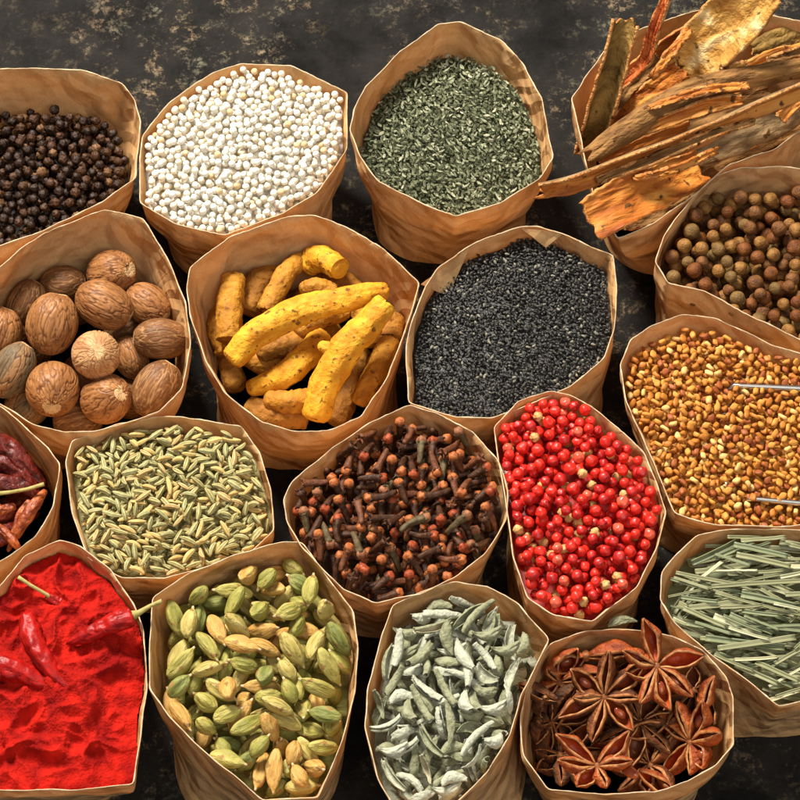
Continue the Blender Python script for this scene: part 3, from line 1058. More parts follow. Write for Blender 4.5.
# ------------------------------------------------------------------ pink peppercorns
pk_shapes = [one(ico(.0026 * s, 3, lambda c, i=i: 1 - (.16 if i > 2 else .04) * abs(noise.noise(c * 3.1 + Vector((i, 5, 1)))) + .15 * noise.noise(c * 1.5 + Vector((i * 3, 0, 1))) - .16 * math.exp(-((c.z - 1) / .08) ** 2) + .02 * noise.noise(c * 5))) for i, s in enumerate((1, .86, 1.1, .92, 1.02))]
crk = ico(.0025, 3, lambda c: 1 - .35 * abs(noise.noise(c * 2.6)) - .2 * (noise.noise(c * 3) > .1))
pk_shapes.append(one(crk))
pk_t = [[mk('red_berry_skin', (.54, .009, .005), (.76, .032, .014), .42, 300, .12, spec=.4, coat=.05)],
        [mk('crimson_berry_skin', (.34, .005, .004), (.56, .015, .009), .45, 300, .12, spec=.5, coat=.15)],
        [mk('rose_berry_skin', (.56, .05, .025), (.74, .12, .06), .3, 300, .15, spec=.5, coat=.1)],
        [mk('tan_berry_husk', (.50, .22, .06), (.72, .45, .18), .5, 400, .4)]]


def pk_pick(r, d):
    if d['s']['s'] == 5: return 3 if r.random() < .45 else 1
    return r.choices((0, 1, 2), (6, 2.4, .7))[0]


pkst = fill('pink', 'pink_peppercorn', pk_shapes, pk_t, 1300, any_or, .0052, 2.5, 20, .0006,
     ['glossy bright red berry {where} of pink peppercorns', 'dark crimson berry {where} of pink peppercorns', 'rose coloured berry {where} of pink peppercorns', 'dry tan husk {where} among the red berries'],
     'pink peppercorns', 'peppercorn', stuffname='pink_peppercorn_heap', stufflabel='lower layers of red pink peppercorns in their bag', seed=9, nst=61, pick=pk_pick, floor_mat=1)

# ------------------------------------------------------------------ allspice
def allsp(r, i):
    O = Vector((i * 4, 1, 2))
    g = ico(r, 3, lambda c: 1 + .05 * noise.noise(c * 1.5 + O) + (.06 if .90 < c.z < .965 else 0) - (.10 if c.z >= .965 else 0))
    zc = g[0][:, 2] / r
    tri = g[1].reshape(-1, 3)
    m = (zc[tri].mean(1) > .93).astype(np.int32)
    return (g[0], g[1], g[2], m)


as_shapes = [one(allsp(.0037 * s, i)) for i, s in enumerate((1, .9, 1.08, .8, .95))]
crown = mk('allspice_crown', (.05, .02, .01), (.12, .05, .02), .7, 700, .4)
sm = dict(bump=.9, bsc=1300, bdist=.0007)
as_t = [[mk('allspice_brown', (.085, .030, .009), (.22, .090, .026), .5, 350, **sm), crown],
        [mk('allspice_red', (.11, .032, .008), (.22, .075, .018), .5, 350, **sm), crown],
        [mk('allspice_tan', (.17, .070, .015), (.33, .16, .040), .5, 350, **sm), crown],
        [mk('allspice_olive', (.12, .065, .018), (.23, .13, .040), .5, 350, **sm), crown]]
fill('allspice', 'allspice_berry', as_shapes, as_t, 500, any_or, .0072, 2.5, 14, .0008,
     ['round brown allspice berry {where}', 'round reddish allspice berry {where}', 'round tan allspice berry {where}', 'round olive brown allspice berry {where}'],
     'allspice berries', 'allspice berry', stuffname='allspice_berry_heap', stufflabel='lower layers of allspice berries in the bag at the right edge', wts=(4, 2, 2.6, 1.6), seed=10)

# ------------------------------------------------------------------ sage leaves
def sage(L_, r, arc, bend, i, blunt=0.0):
    def f(u, v):
        x = (u - .5) * L_
        s = (math.sin(math.pi * min(.97, max(.07, u ** .85))) ** .8)
        s = blunt + (1 - blunt) * s
        wob = 1 + .14 * noise.noise(Vector((u * 4 + i * 5, v * 2.4, i))) + .05 * noise.noise(Vector((u * 11 + i * 5, v * 6, i)))
        a = (v - .5) * arc * (1 - .25 * u)
        rr = r * s * wob * (1 - .18 * (v if v > .5 else 0) * 1.0)
        return (x + .0008 * noise.noise(Vector((v * 4, i, u))), rr * math.sin(a) + bend * L_ * (u - .5) ** 2 * 2,
                -rr * math.cos(a) + .5 * bend * L_ * (u - .5) ** 2 + .0005 * noise.noise(Vector((u * 6, v * 5, i))))
    return sheet(f, 26, 18, .00028, lambda u, v, s: 1 if s == 1 else 0)


sg_shapes = [one(sage(a, r_, arc, bd, i, (.55, .1, .5, .05, .6, .3, .1, .65, .35)[i])) for i, (a, r_, arc, bd) in enumerate([(.018, .0020, 5.6, .16), (.015, .0031, 3.4, -.25), (.020, .0016, 7.4, .2), (.013, .0034, 2.2, .35), (.016, .0022, 5.0, -.2), (.011, .0030, 3.8, .4), (.021, .0027, 3.6, .15), (.014, .0017, 6.6, -.3), (.019, .0024, 4.4, .1)])]
sk = dict(bump=.8, bsc=700, bdist=.0012)
sg_in = mk('sage_leaf_inside', (.20, .20, .11), (.33, .33, .20), .8, 300, **sk)
sg_t = [[mk('sage_leaf_grey', (.28, .285, .19), (.46, .46, .34), .85, 260, **sk), mk('sage_edge', (.40, .41, .30), (.5, .5, .38), .85, 300, **sk)],
        [mk('sage_leaf_green', (.18, .19, .105), (.32, .33, .21), .85, 260, **sk), sg_in],
        [mk('sage_leaf_pale', (.32, .32, .22), (.47, .465, .35), .85, 260, **sk), sg_in],
        [mk('sage_leaf_buff', (.42, .37, .22), (.52, .47, .32), .85, 260, **sk), sg_in]]
fill('sage', 'sage_leaf', sg_shapes, sg_t, 900, lie_or(24, True, .06), .0044, 3.4, 20, .0006,
     ['rolled grey sage leaf {lie} {where}', 'rolled dull green sage leaf {lie} {where}', 'rolled pale silvery sage leaf {lie} {where}', 'rolled buff sage leaf {lie} {where}'],
     'dried sage leaves', 'sage leaf', stuffname='sage_leaf_heap', stufflabel='lower layers of curled sage leaves in their bag', wts=(4, 2.4, 2.2, 1), seed=11, nst=130, over=.9)

# ------------------------------------------------------------------ lemongrass
def blade(L_, w, bend, i):
    nv = 6
    def f(u, v):
        y = (v - .5) * w * (1 - .15 * u)
        return ((u - .5) * L_, y + bend * L_ * (u - .5) ** 2 * 2, .10 * w * math.cos(math.pi * 2 * v) + abs(v - .5) * w * .35 + .0004 * noise.noise(Vector((u * 5 + i, 0, i))))
    return sheet(f, 14, nv, .0004, lambda u, v, s: int(v * nv) % 2)


lg_shapes = [one(blade(a, w_, bd, i)) for i, (a, w_, bd) in enumerate([(.052, .0022, .01), (.040, .0017, -.02), (.062, .0026, .015), (.034, .0030, .0), (.046, .0013, .02), (.028, .0019, -.01), (.058, .0038, .0), (.050, .0011, .01), (.020, .0024, .0), (.016, .0018, .02), (.024, .0030, -.02), (.018, .0014, .03)])]
gk = dict(bump=.5, bsc=900, stretch=(.06, 1, 1), spec=.5)
lg_t = [[mk('grass_grey_green', (.175, .175, .078), (.31, .30, .155), .45, 250, **gk), mk('grass_grey_green_b', (.225, .225, .115), (.37, .36, .20), .45, 250, **gk)],
        [mk('grass_pale', (.40, .39, .24), (.56, .54, .36), .45, 250, **gk), mk('grass_pale_b', (.42, .41, .23), (.56, .54, .34), .45, 250, **gk)],
        [mk('grass_dark', (.13, .145, .06), (.22, .235, .10), .5, 250, **gk), mk('grass_dark_b', (.18, .21, .12), (.26, .29, .18), .5, 250, **gk)],
        [mk('grass_straw', (.52, .48, .28), (.62, .57, .36), .5, 250, **gk), mk('grass_straw_b', (.46, .42, .24), (.56, .51, .31), .5, 250, **gk)]]


def lg_or(r):
    y = rad(r.choice((r.gauss(-8, 14), r.gauss(-28, 8), r.gauss(22, 14), r.gauss(0, 8))))
    return rot(y + (math.pi if r.random() < .5 else 0), rad(r.gauss(0, 4)), rad(r.gauss(0, 14)))


fill('grass', 'lemongrass_strip', lg_shapes, lg_t, 330, lg_or, .0018, 3.6, 22, .0008,
     ['grey green lemongrass strip {lie} {where}', 'pale lemongrass strip {lie} {where}', 'dark green lemongrass strip {lie} {where}', 'straw coloured lemongrass strip {lie} {where}'],
     'lemongrass strips', 'lemongrass', limit=300, stuffname='lemongrass_heap', stufflabel='lower layers of dried lemongrass in their bag', wts=(5, 1.5, 3.0, .6), seed=12, nst=130, floor_mat=4, over=9, lim=4.4)


# ------------------------------------------------------------------ dark floors of the deep bags
def frame(dirv, nrm=(0, 0, 1)):
    """3x3 with x along dirv and z as near nrm as possible"""
    x = Vector(dirv).normalized(); z = Vector(nrm); z = (z - x * z.dot(x)).normalized(); y = z.cross(x)
    return np.array(Matrix((x, y, z)).transposed())


VIEW = (0, -sT, cT)
def clear(B, p, r):
    """is a ball of radius r at p inside the bag's wall"""
    if p[2] > B.top: return True
    k = round(p[2] / .002)
    if k not in B.__dict__.setdefault('pc', {}): B.pc[k] = B.ring(B.t_at(k * .002))
    poly = B.pc[k]
    pts = [(p[0] + r * math.cos(a), p[1] + r * math.sin(a)) for a in [q * math.pi / 6 for q in range(12)]] if r > 0 else [(p[0], p[1])]
    m = B.inside_mask(np.array([q[0] for q in pts]), np.array([q[1] for q in pts]), poly)
    return bool(m.all())


def push_in(B, p, r):
    p = Vector(p)
    for _ in range(60):
        if clear(B, p, r): break
        d = Vector((B.c.x - p.x, B.c.y - p.y, 0))
        if d.length < .001: break
        p = p + d.normalized() * .0006
    return p


# ------------------------------------------------------------------ nutmegs
def nutmeg(i, L_=.0250, w=.0200):
    O = Vector((i * 5.1, i * 2.3, 1))
    nu, nv = 90, 180
    V, F, GA = [], [], []
    for a in range(nu + 1):
        u = a / nu
        x = math.cos(math.pi * u); s = math.sin(math.pi * u)
        for k in range(nv):
            th = 2 * math.pi * k / nv
            c = Vector((x * .8 + .12 * math.sin(3 * th + i), math.cos(th) * s, math.sin(th) * s))
            q = Vector((x * 1.0, math.cos(th) * 4.6 * (.3 + .7 * s), math.sin(th) * 4.6 * (.3 + .7 * s))) + O
            q2 = q + Vector((noise.noise(q * .8), noise.noise(q * .8 + Vector((5, 5, 5))), 0)) * .5
            g = abs(noise.noise(q2)); g2 = abs(noise.noise(q2 * 1.9 + Vector((4, 4, 4))))
            gv = max(max(0, .12 - g) / .12, .65 * max(0, .11 - g2) / .11)
            GA.append(min(1, gv * 1.15) ** 1.4)
            d = .03 - .05 * gv * s ** .5
            cap = .05 * math.exp(-((1 - x) / .03) ** 2) + .03 * math.exp(-((1 + x) / .02) ** 2)
            k2 = 1 + d + .03 * noise.noise(c * 1.5 + O) - cap
            V.append((x * L_ / 2 * k2, math.cos(th) * s * w / 2 * k2, math.sin(th) * s * w / 2 * k2))
    for a in range(nu):
        for k in range(nv):
            l = (k + 1) % nv
            F.append((a * nv + k, (a + 1) * nv + k, (a + 1) * nv + l, a * nv + l))
    g = pack(V, F)
    X = g[0][:, 0] / (L_ / 2)
    M = (X[g[1].reshape(-1, 4)].mean(1) > .965).astype(np.int32)
    NGA.append(GA)
    return (g[0], g[1], g[2], M)


NGA = []
nm_shapes = [nutmeg(i) for i in range(5)]
scar = mk('nutmeg_scar', (.52, .32, .14), (.66, .46, .24), .6, 300, .4)
nk = dict(bump=.35, bsc=520, stretch=(.12, 1, 1), bdist=.0010)
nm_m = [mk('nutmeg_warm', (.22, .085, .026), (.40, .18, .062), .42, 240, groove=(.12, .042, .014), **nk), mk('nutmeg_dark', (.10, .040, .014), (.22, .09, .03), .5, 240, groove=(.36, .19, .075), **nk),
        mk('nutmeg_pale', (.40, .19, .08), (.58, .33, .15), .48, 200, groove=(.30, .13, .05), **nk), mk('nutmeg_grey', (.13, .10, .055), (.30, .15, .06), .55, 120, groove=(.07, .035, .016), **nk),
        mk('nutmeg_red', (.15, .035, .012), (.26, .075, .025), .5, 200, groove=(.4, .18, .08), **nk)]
# px, py, z, size px (long, short), screen angle of axis, tip towards camera (0..1), material, label
NM = [(60, 271, .056, 50, 40, 5, 0, 1, 'dark furrowed nutmeg lying level at the upper left of the nutmeg bag'),
      (116, 264, .060, 57, 48, 8, .45, 0, 'deeply furrowed nutmeg with pale tip facing right, topmost along the far wall'),
      (18, 296, .058, 52, 40, 62, 0, 1, 'dark nutmeg upright against the left wall of the bag, topmost there'),
      (52, 324, .068, 65, 52, 78, 0, 0, 'large glossy tan brown nutmeg standing upright left of the centre'),
      (104, 305, .067, 62, 48, -28, 0, 0, 'smooth oval nutmeg slanting down to the right, upper middle of the bag'),
      (155, 300, .058, 54, 42, -35, .25, 0, 'red brown ridged nutmeg with pale tip at the far right wall'),
      (161, 339, .064, 58, 42, 178, .1, 1, 'finely wrinkled nutmeg lying level by the right wall'),
      (96, 355, .072, 50, 49, 40, .85, 2, 'pale round nutmeg seen end-on in the middle of the pile'),
      (131, 357, .052, 46, 36, -70, 0, 0, 'half hidden nutmeg wedged between the pale round one and the right ones'),
      (160, 391, .060, 62, 48, 58, 0, 1, 'dark wrinkled nutmeg slanting at the lower right of the bag'),
      (106, 399, .060, 54, 50, 20, .5, 0, 'reddish nutmeg at the near wall below the pale round one'),
      (53, 389, .062, 56, 54, -85, .55, 0, 'round ridged nutmeg with a pale scar facing down, lower left middle'),
      (12, 370, .062, 62, 42, 58, 0, 3, 'grey green tinged nutmeg at the left frame edge'),
      (8, 335, .052, 44, 36, 10, 0, 4, 'dark red nutmeg partly hidden at the left frame edge'),
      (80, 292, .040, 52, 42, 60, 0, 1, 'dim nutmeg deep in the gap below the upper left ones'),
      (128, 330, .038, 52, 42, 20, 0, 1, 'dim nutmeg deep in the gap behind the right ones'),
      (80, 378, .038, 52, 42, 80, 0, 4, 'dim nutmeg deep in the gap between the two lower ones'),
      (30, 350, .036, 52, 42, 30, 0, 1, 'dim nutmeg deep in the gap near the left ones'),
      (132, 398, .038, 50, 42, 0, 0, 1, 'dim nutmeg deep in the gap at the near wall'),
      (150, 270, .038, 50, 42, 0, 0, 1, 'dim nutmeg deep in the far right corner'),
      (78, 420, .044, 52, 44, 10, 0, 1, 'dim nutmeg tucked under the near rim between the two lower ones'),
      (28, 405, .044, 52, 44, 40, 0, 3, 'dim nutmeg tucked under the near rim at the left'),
      (-22, 330, .060, 56, 46, 70, 0, 0, 'nutmeg just past the left frame edge'), (-20, 380, .058, 56, 46, 20, 0, 1, 'dark nutmeg just past the left frame edge')]
nmesh = {}
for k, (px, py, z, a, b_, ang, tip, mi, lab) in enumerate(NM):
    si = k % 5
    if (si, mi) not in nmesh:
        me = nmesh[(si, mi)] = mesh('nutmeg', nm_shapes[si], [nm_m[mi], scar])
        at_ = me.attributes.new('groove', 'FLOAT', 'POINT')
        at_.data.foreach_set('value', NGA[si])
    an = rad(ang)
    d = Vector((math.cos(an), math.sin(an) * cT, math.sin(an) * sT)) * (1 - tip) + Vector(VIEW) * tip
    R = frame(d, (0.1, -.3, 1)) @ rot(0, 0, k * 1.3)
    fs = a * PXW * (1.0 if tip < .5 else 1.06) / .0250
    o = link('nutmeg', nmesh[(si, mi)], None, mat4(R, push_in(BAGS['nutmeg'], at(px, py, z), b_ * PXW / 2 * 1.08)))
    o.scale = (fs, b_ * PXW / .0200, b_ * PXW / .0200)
    tag(o, lab, 'nutmeg', 'nutmegs')

# ------------------------------------------------------------------ turmeric
def finger(pts, i, knobs=()):
    """pts: (px,py,z,r_px)"""
    C = [(push_in(BAGS['turmeric'], at(p[0], p[1], p[2]), p[3] * PXW * 1.1), p[3] * PXW) for p in pts]
    P, R = [], []
    n = 34
    m = len(C) - 1
    for k in range(n + 1):
        s = k / n * m
        j = min(m - 1, int(s)); f = s - j
        p0, p1, p2, p3 = C[max(0, j - 1)][0], C[j][0], C[j + 1][0], C[min(m, j + 2)][0]
        p = .5 * ((2 * p1) + (p2 - p0) * f + (2 * p0 - 5 * p1 + 4 * p2 - p3) * f * f + (3 * p1 - p0 - 3 * p2 + p3) * f ** 3)
        r = C[j][1] * (1 - f) + C[j + 1][1] * f
        P.append(p); R.append(r)
    # rounded ends
    for q, (a, c) in enumerate(((0, 1), (n, n - 1))):
        e, d = P[a], (P[a] - P[c]).normalized()
        rr = R[a]
        ex = [(e + d * rr * x, rr * y) for x, y in ((.28, .90), (.48, .66), (.56, .3))]
        if q == 0:
            P = [x[0] for x in ex[::-1]] + P; R = [x[1] for x in ex[::-1]] + R; n += 3
        else:
            P += [x[0] for x in ex]; R += [x[1] for x in ex]
    org = sum(P, Vector()) / len(P)

    def sec(a, s):
        q = Vector((math.cos(a) * 1.3, math.sin(a) * 1.3, s * 7 + i * 9))
        return 1 + .16 * noise.noise(q * .9) + .06 * noise.noise(q * 3) + .045 * abs(math.sin(s * 26 + i + .6 * noise.noise(q))) ** 6 - .06 * max(0, noise.noise(q * 2.2) - .2) * 3
    parts = [tube([p - org for p in P], R, 40, sec)]
    for (px, py, z, r, px2, py2, z2, r2) in knobs:
        a, c = at(px, py, z) - org, at(px2, py2, z2) - org
        parts.append(tube([a.lerp(c, t) for t in (0, .3, .6, .85, .96, 1.0)], [r * PXW * (1 - t) + r2 * PXW * t for t in (0, .3, .6, .85)] + [r2 * PXW * .75, r2 * PXW * .35], 20, lambda a, s: 1 + .12 * noise.noise(Vector((math.cos(a), math.sin(a), s * 4 + i)))))
    return join(parts), org


tk = dict(bump=1.0, bsc=300, bdist=.0017, spots=((.20, .075, .012), 300, .61))
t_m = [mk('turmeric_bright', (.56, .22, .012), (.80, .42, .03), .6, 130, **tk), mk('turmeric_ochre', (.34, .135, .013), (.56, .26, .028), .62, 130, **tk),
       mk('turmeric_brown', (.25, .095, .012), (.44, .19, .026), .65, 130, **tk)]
TF = [([(234, 356, .072, 13), (262, 330, .078, 15), (308, 309, .081, 15.5), (355, 297, .083, 13), (386, 290, .080, 8)], (), 0, 'longest bright yellow turmeric finger crossing the pile from the left to the right rim'),
      ([(316, 414, .064, 14), (326, 382, .071, 16), (346, 350, .080, 17), (370, 322, .086, 15), (387, 302, .090, 12)], ((340, 352, .080, 10, 318, 345, .080, 5),), 0, 'bright yellow turmeric finger with a side stub, leaning down to the near wall'),
      ([(252, 388, .056, 9), (280, 378, .061, 13), (302, 360, .062, 14), (322, 338, .058, 13)], (), 0, 'curved yellow turmeric finger with a blunt knob below the longest one'),
      ([(232, 278, .066, 12), (230, 305, .066, 14), (229, 340, .062, 14)], (), 1, 'pitted tan turmeric finger standing against the left wall'),
      ([(270, 242, .054, 14), (258, 275, .058, 16), (248, 312, .054, 14)], (), 2, 'wide dull turmeric finger upright between two thinner ones by the far wall'),
      ([(300, 246, .062, 9), (285, 275, .067, 11), (266, 312, .064, 11)], (), 1, 'slim ochre turmeric finger slanting behind the longest one'),
      ([(312, 236, .062, 13), (322, 254, .068, 14), (340, 269, .074, 11)], (), 0, 'short turmeric piece with a cut round end facing the viewer'),
      ([(352, 232, .052, 14), (368, 256, .056, 15), (376, 280, .052, 13)], (), 2, 'dull brown turmeric finger in the shade of the far right wall'),
      ([(304, 289, .070, 8), (318, 286, .072, 9), (334, 292, .070, 8)], (), 1, 'small turmeric stub above the longest finger'),
      ([(252, 408, .050, 12), (275, 415, .052, 14), (305, 416, .050, 13)], (), 2, 'dark turmeric finger along the near wall'),
      ([(396, 318, .056, 11), (386, 352, .054, 13), (368, 392, .050, 12)], (), 2, 'dark turmeric finger standing by the right wall'),
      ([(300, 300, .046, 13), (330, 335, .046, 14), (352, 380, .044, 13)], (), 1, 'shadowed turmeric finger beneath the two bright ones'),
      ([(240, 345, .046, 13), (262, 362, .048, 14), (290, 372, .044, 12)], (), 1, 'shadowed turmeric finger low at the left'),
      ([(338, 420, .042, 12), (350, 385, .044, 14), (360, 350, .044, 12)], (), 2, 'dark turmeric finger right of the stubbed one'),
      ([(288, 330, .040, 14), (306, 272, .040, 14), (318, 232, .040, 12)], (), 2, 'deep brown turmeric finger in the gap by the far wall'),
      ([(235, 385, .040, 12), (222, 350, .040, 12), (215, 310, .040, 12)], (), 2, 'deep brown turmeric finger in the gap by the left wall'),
      ([(212, 288, .052, 10), (214, 320, .054, 12), (226, 352, .050, 12)], (), 1, 'ochre turmeric finger pressed against the left wall'),
      ([(270, 400, .058, 10), (292, 402, .060, 12), (318, 398, .056, 11)], (), 1, 'short ochre turmeric piece between the near wall and the curved finger'),
      ([(352, 300, .060, 10), (366, 318, .060, 13), (372, 345, .056, 11)], (), 1, 'ochre turmeric piece filling the gap right under the crossing'),
      ([(300, 330, .060, 10), (318, 318, .062, 12), (345, 312, .058, 10)], (), 1, 'ochre turmeric piece in the gap between the two bright fingers'),
      ([(360, 400, .056, 10), (376, 372, .060, 12), (394, 340, .058, 11)], (), 1, 'ochre turmeric finger along the near right wall'),
      ([(262, 350, .056, 12), (290, 345, .056, 14), (320, 360, .054, 12)], (), 2, 'dull turmeric finger crossing under the curved one'),
      ([(338, 236, .050, 13), (350, 250, .052, 13), (388, 268, .050, 12)], (), 1, 'ochre turmeric finger along the far right wall')]
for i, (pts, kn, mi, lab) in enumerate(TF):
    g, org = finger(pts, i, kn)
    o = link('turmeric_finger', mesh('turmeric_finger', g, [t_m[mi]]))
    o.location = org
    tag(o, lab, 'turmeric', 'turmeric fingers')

# ------------------------------------------------------------------ cinnamon bark
def bark(pts, curl, roll, i, th=.0016, rag=.12):
    """pts (px,py,z,halfwidth px); curl = radians of arc across the width, + opens up"""
    C = [(at(p[0], p[1], p[2]), p[3] * PXW) for p in pts]
    m = len(C) - 1
    org = sum((c[0] for c in C), Vector()) / len(C)

    def ev(s):
        s = min(m - 1e-6, max(0, s * m)); j = int(s); f = s - j
        p0, p1, p2, p3 = C[max(0, j - 1)][0], C[j][0], C[j + 1][0], C[min(m, j + 2)][0]
        p = .5 * ((2 * p1) + (p2 - p0) * f + (2 * p0 - 5 * p1 + 4 * p2 - p3) * f * f + (3 * p1 - p0 - 3 * p2 + p3) * f ** 3)
        return p, C[j][1] * (1 - f) + C[j + 1][1] * f

    def fn(u, v):
        # ragged ends and edges
        e = .035 * noise.noise(Vector((v * 5, i * 3.3, u * .5))) * (2 * u - 1)
        p, w = ev(u * (1 + 0) + e * 0)
        q, _ = ev(min(1, u + .02)); q0, _ = ev(max(0, u - .02))
        T = (q - q0).normalized()
        N_ = Vector(VIEW); N_ = (N_ - T * N_.dot(T)).normalized()
        B_ = T.cross(N_)
        N2 = N_ * math.cos(roll) + B_ * math.sin(roll); B2 = T.cross(N2)
        w *= 1 + rag * noise.noise(Vector((u * 6, (1 if v > .5 else 0) * 9 + i, i))) + .5 * rag * noise.noise(Vector((u * 22, (1 if v > .5 else 0) * 9 + i, i)))
        a = (v - .5) * curl
        if abs(curl) > .05:
            r = w / math.sin(min(abs(curl) / 2, 1.5))
            sg = 1 if curl > 0 else -1
            y = r * math.sin(abs(a)) * (1 if v > .5 else -1); z = sg * (r - r * math.cos(a))
        else:
            y, z = (v - .5) * 2 * w, 0
        dz = .0011 * noise.noise(Vector((u * 6, v * 5, i))) + .0005 * noise.noise(Vector((u * 9, v * 22, i * 2)))
        ln = (C[-1][0] - C[0][0]).length
        return tuple(p + B2 * y + N2 * (z + dz) + T * (ln * .05 * noise.noise(Vector((v * 4.5, i * 3.3, round(u)))) * abs(2 * u - 1)) - org)
    return sheet(fn, 60, 22, th, lambda u, v, s: (1 if s == 0 else 0 if s == 1 else 2)), org


bk = dict(bump=1.0, bdist=.0026, detail=8, spots=((.10, .04, .01), 170, .64))
b_in = [mk('bark_inside_orange', (.28, .065, .010), (.70, .30, .06), .5, 130, bsc=300, c3=(.52, .17, .025), rz=25, stretch=(.18, 1, 1), **bk), mk('bark_inside_gold', (.46, .20, .04), (.86, .62, .28), .5, 120, bsc=280, c3=(.64, .34, .08), rz=42, stretch=(.22, 1, 1), **bk)]
b_out = [mk('bark_outside', (.12, .050, .012), (.36, .18, .055), .7, 190, bsc=400, rz=20, stretch=(.35, 1, 1), **bk), mk('bark_outside_grey', (.15, .085, .035), (.38, .24, .11), .8, 200, bsc=400, rz=20, stretch=(.4, 1, 1), **bk),
         mk('bark_olive', (.13, .07, .015), (.34, .20, .05), .7, 140, bsc=300, rz=72, stretch=(.3, 1, 1), **bk)]
b_ed = mk('bark_edge', (.50, .18, .045), (.72, .36, .12), .6, 200, bsc=500, **bk)
b_red = mk('bark_red', (.42, .07, .015), (.66, .19, .05), .5, 120, bsc=300, rz=65, stretch=(.2, 1, 1), **bk)
BK = [([(625, 20, .128, 13), (616, 60, .112, 13), (602, 105, .090, 14), (590, 150, .066, 15)], 3.0, 0, b_out[2], b_out[0], 'upright trough-shaped bark strip with curled edges leaning on the far left rim'),
      ([(672, -16, .150, 5), (655, 30, .125, 7), (645, 62, .105, 8), (612, 92, .080, 10)], 1.6, .6, b_red, b_out[0], 'thin reddish bark splinter sticking up out of the bag past the photo edge'),
      ([(762, -14, .140, 26), (735, 18, .122, 31), (704, 50, .104, 30), (684, 76, .088, 26)], 1.0, .1, b_in[1], b_out[0], 'broad golden bark slab, brightest and topmost of the bag'),
      ([(716, 20, .098, 14), (680, 44, .090, 17), (640, 74, .078, 15), (610, 90, .066, 10)], .9, -.4, b_in[0], b_out[0], 'orange bark piece tucked behind the golden slab'),
      ([(684, 68, .092, 11), (660, 92, .080, 17), (630, 118, .066, 16)], .9, .2, b_in[0], b_out[0], 'short orange bark piece with a rounded end left of the golden slab'),
      ([(590, 158, .094, 10), (640, 122, .100, 13), (700, 90, .104, 13), (760, 76, .104, 11), (830, 64, .100, 9)], -1.8, .15, b_out[0], b_in[0], 'long brown curved bark strip arching across the whole bag'),
      ([(538, 188, .097, 8), (580, 178, .100, 12), (640, 154, .103, 14), (700, 132, .106, 12), (760, 104, .108, 11), (830, 76, .108, 12)], 2.3, .9, b_in[0], b_out[1], 'longest bark quill jutting over the left rim with an orange inside'),
      ([(632, 134, .093, 4), (672, 118, .098, 7), (712, 104, .102, 8), (742, 99, .104, 5)], 2.0, .4, b_in[0], b_out[0], 'slender orange bark quill between the two longest strips'),
      ([(590, 222, .094, 22), (622, 202, .094, 25), (660, 186, .088, 22), (700, 166, .078, 18)], 1.0, 0, b_in[0], b_out[0], 'wide orange bark slab hanging over the near rim'),
      ([(694, 160, .080, 8), (730, 142, .084, 15), (770, 124, .084, 16), (800, 110, .080, 13)], -1.2, 0, b_out[1], b_in[0], 'mottled grey bark piece lying under the long strips at the near right'),
      ([(722, 80, .092, 3), (734, 72, .096, 8), (746, 66, .094, 6)], .6, .2, b_in[1], b_out[0], 'small chip of bark above the long brown strip'),
      ([(752, 52, .070, 10), (790, 38, .078, 15), (840, 26, .080, 14)], -1.0, .2, b_out[2], b_in[0], 'shadowed bark piece by the far right wall'),
      ([(640, 150, .060, 14), (700, 112, .062, 18), (770, 92, .060, 16)], 1.0, 0, b_out[0], b_out[0], 'dark bark strip deep under the long strips'),
      ([(600, 130, .052, 16), (640, 100, .052, 18), (680, 60, .052, 14)], 1.0, 0, b_in[0], b_out[0], 'dark bark strip deep at the left side'),
      ([(660, 200, .062, 12), (720, 160, .060, 14), (800, 120, .058, 14)], .6, 0, b_out[0], b_out[0], 'dark bark strip deep along the near wall'),
      ([(700, 100, .048, 16), (760, 70, .048, 18), (830, 60, .048, 14)], .6, 0, b_out[0], b_out[0], 'dark bark strip deep at the right side'),
      ([(780, 118, .094, 6), (800, 96, .100, 9), (830, 82, .100, 10)], 1.6, .3, b_in[0], b_out[1], 'short bark quill beside the end of the longest one at the right edge'),
      ([(602, 168, .072, 12), (640, 152, .076, 15), (690, 132, .076, 13)], 1.2, .2, b_in[0], b_out[0], 'orange bark strip in the shade between the longest quill and the left rim'),
      ([(620, 215, .066, 16), (670, 205, .066, 18), (720, 180, .066, 16)], .8, .1, b_out[0], b_out[0], 'shaded bark strip just under the wide orange slab'),
      ([(640, 60, .060, 14), (690, 36, .062, 16), (760, 24, .062, 14)], .8, .1, b_in[0], b_out[0], 'shaded orange bark strip along the far wall'),
      ([(720, 92, .074, 12), (770, 66, .076, 15), (840, 48, .074, 13)], 1.4, -.2, b_in[0], b_out[0], 'reddish bark strip in the dark gap right of the golden slab'),
      ([(604, 118, .070, 8), (628, 84, .078, 10), (660, 58, .086, 8)], 1.8, .3, b_out[0], b_in[0], 'brown bark strip between the upright trough and the splinter'),
      ([(600, 180, .100, 3), (650, 160, .104, 5), (706, 136, .107, 4), (752, 122, .106, 2)], 2.4, .2, b_out[0], b_in[0], 'thin brown quill alongside the near edge of the longest quill'),
      ([(650, 108, .104, 2), (700, 92, .108, 4), (748, 86, .108, 3)], 2.2, -.2, b_in[0], b_out[0], 'narrow splinter lying along the top of the arching strip'),
      ([(690, 30, .112, 3), (672, 52, .106, 5), (652, 78, .096, 3)], 1.6, .3, b_in[0], b_out[0], 'narrow orange splinter beside the left edge of the golden slab'),
      ([(636, 178, .100, 2), (676, 168, .102, 4), (716, 150, .101, 3)], 1.8, .4, b_in[0], b_out[0], 'narrow orange splinter over the wide slab at the near rim'),
      ([(768, 60, .096, 2), (796, 52, .100, 5), (835, 44, .100, 4)], 2.0, .3, b_out[0], b_in[0], 'narrow brown quill above the arching strip at the right edge')]
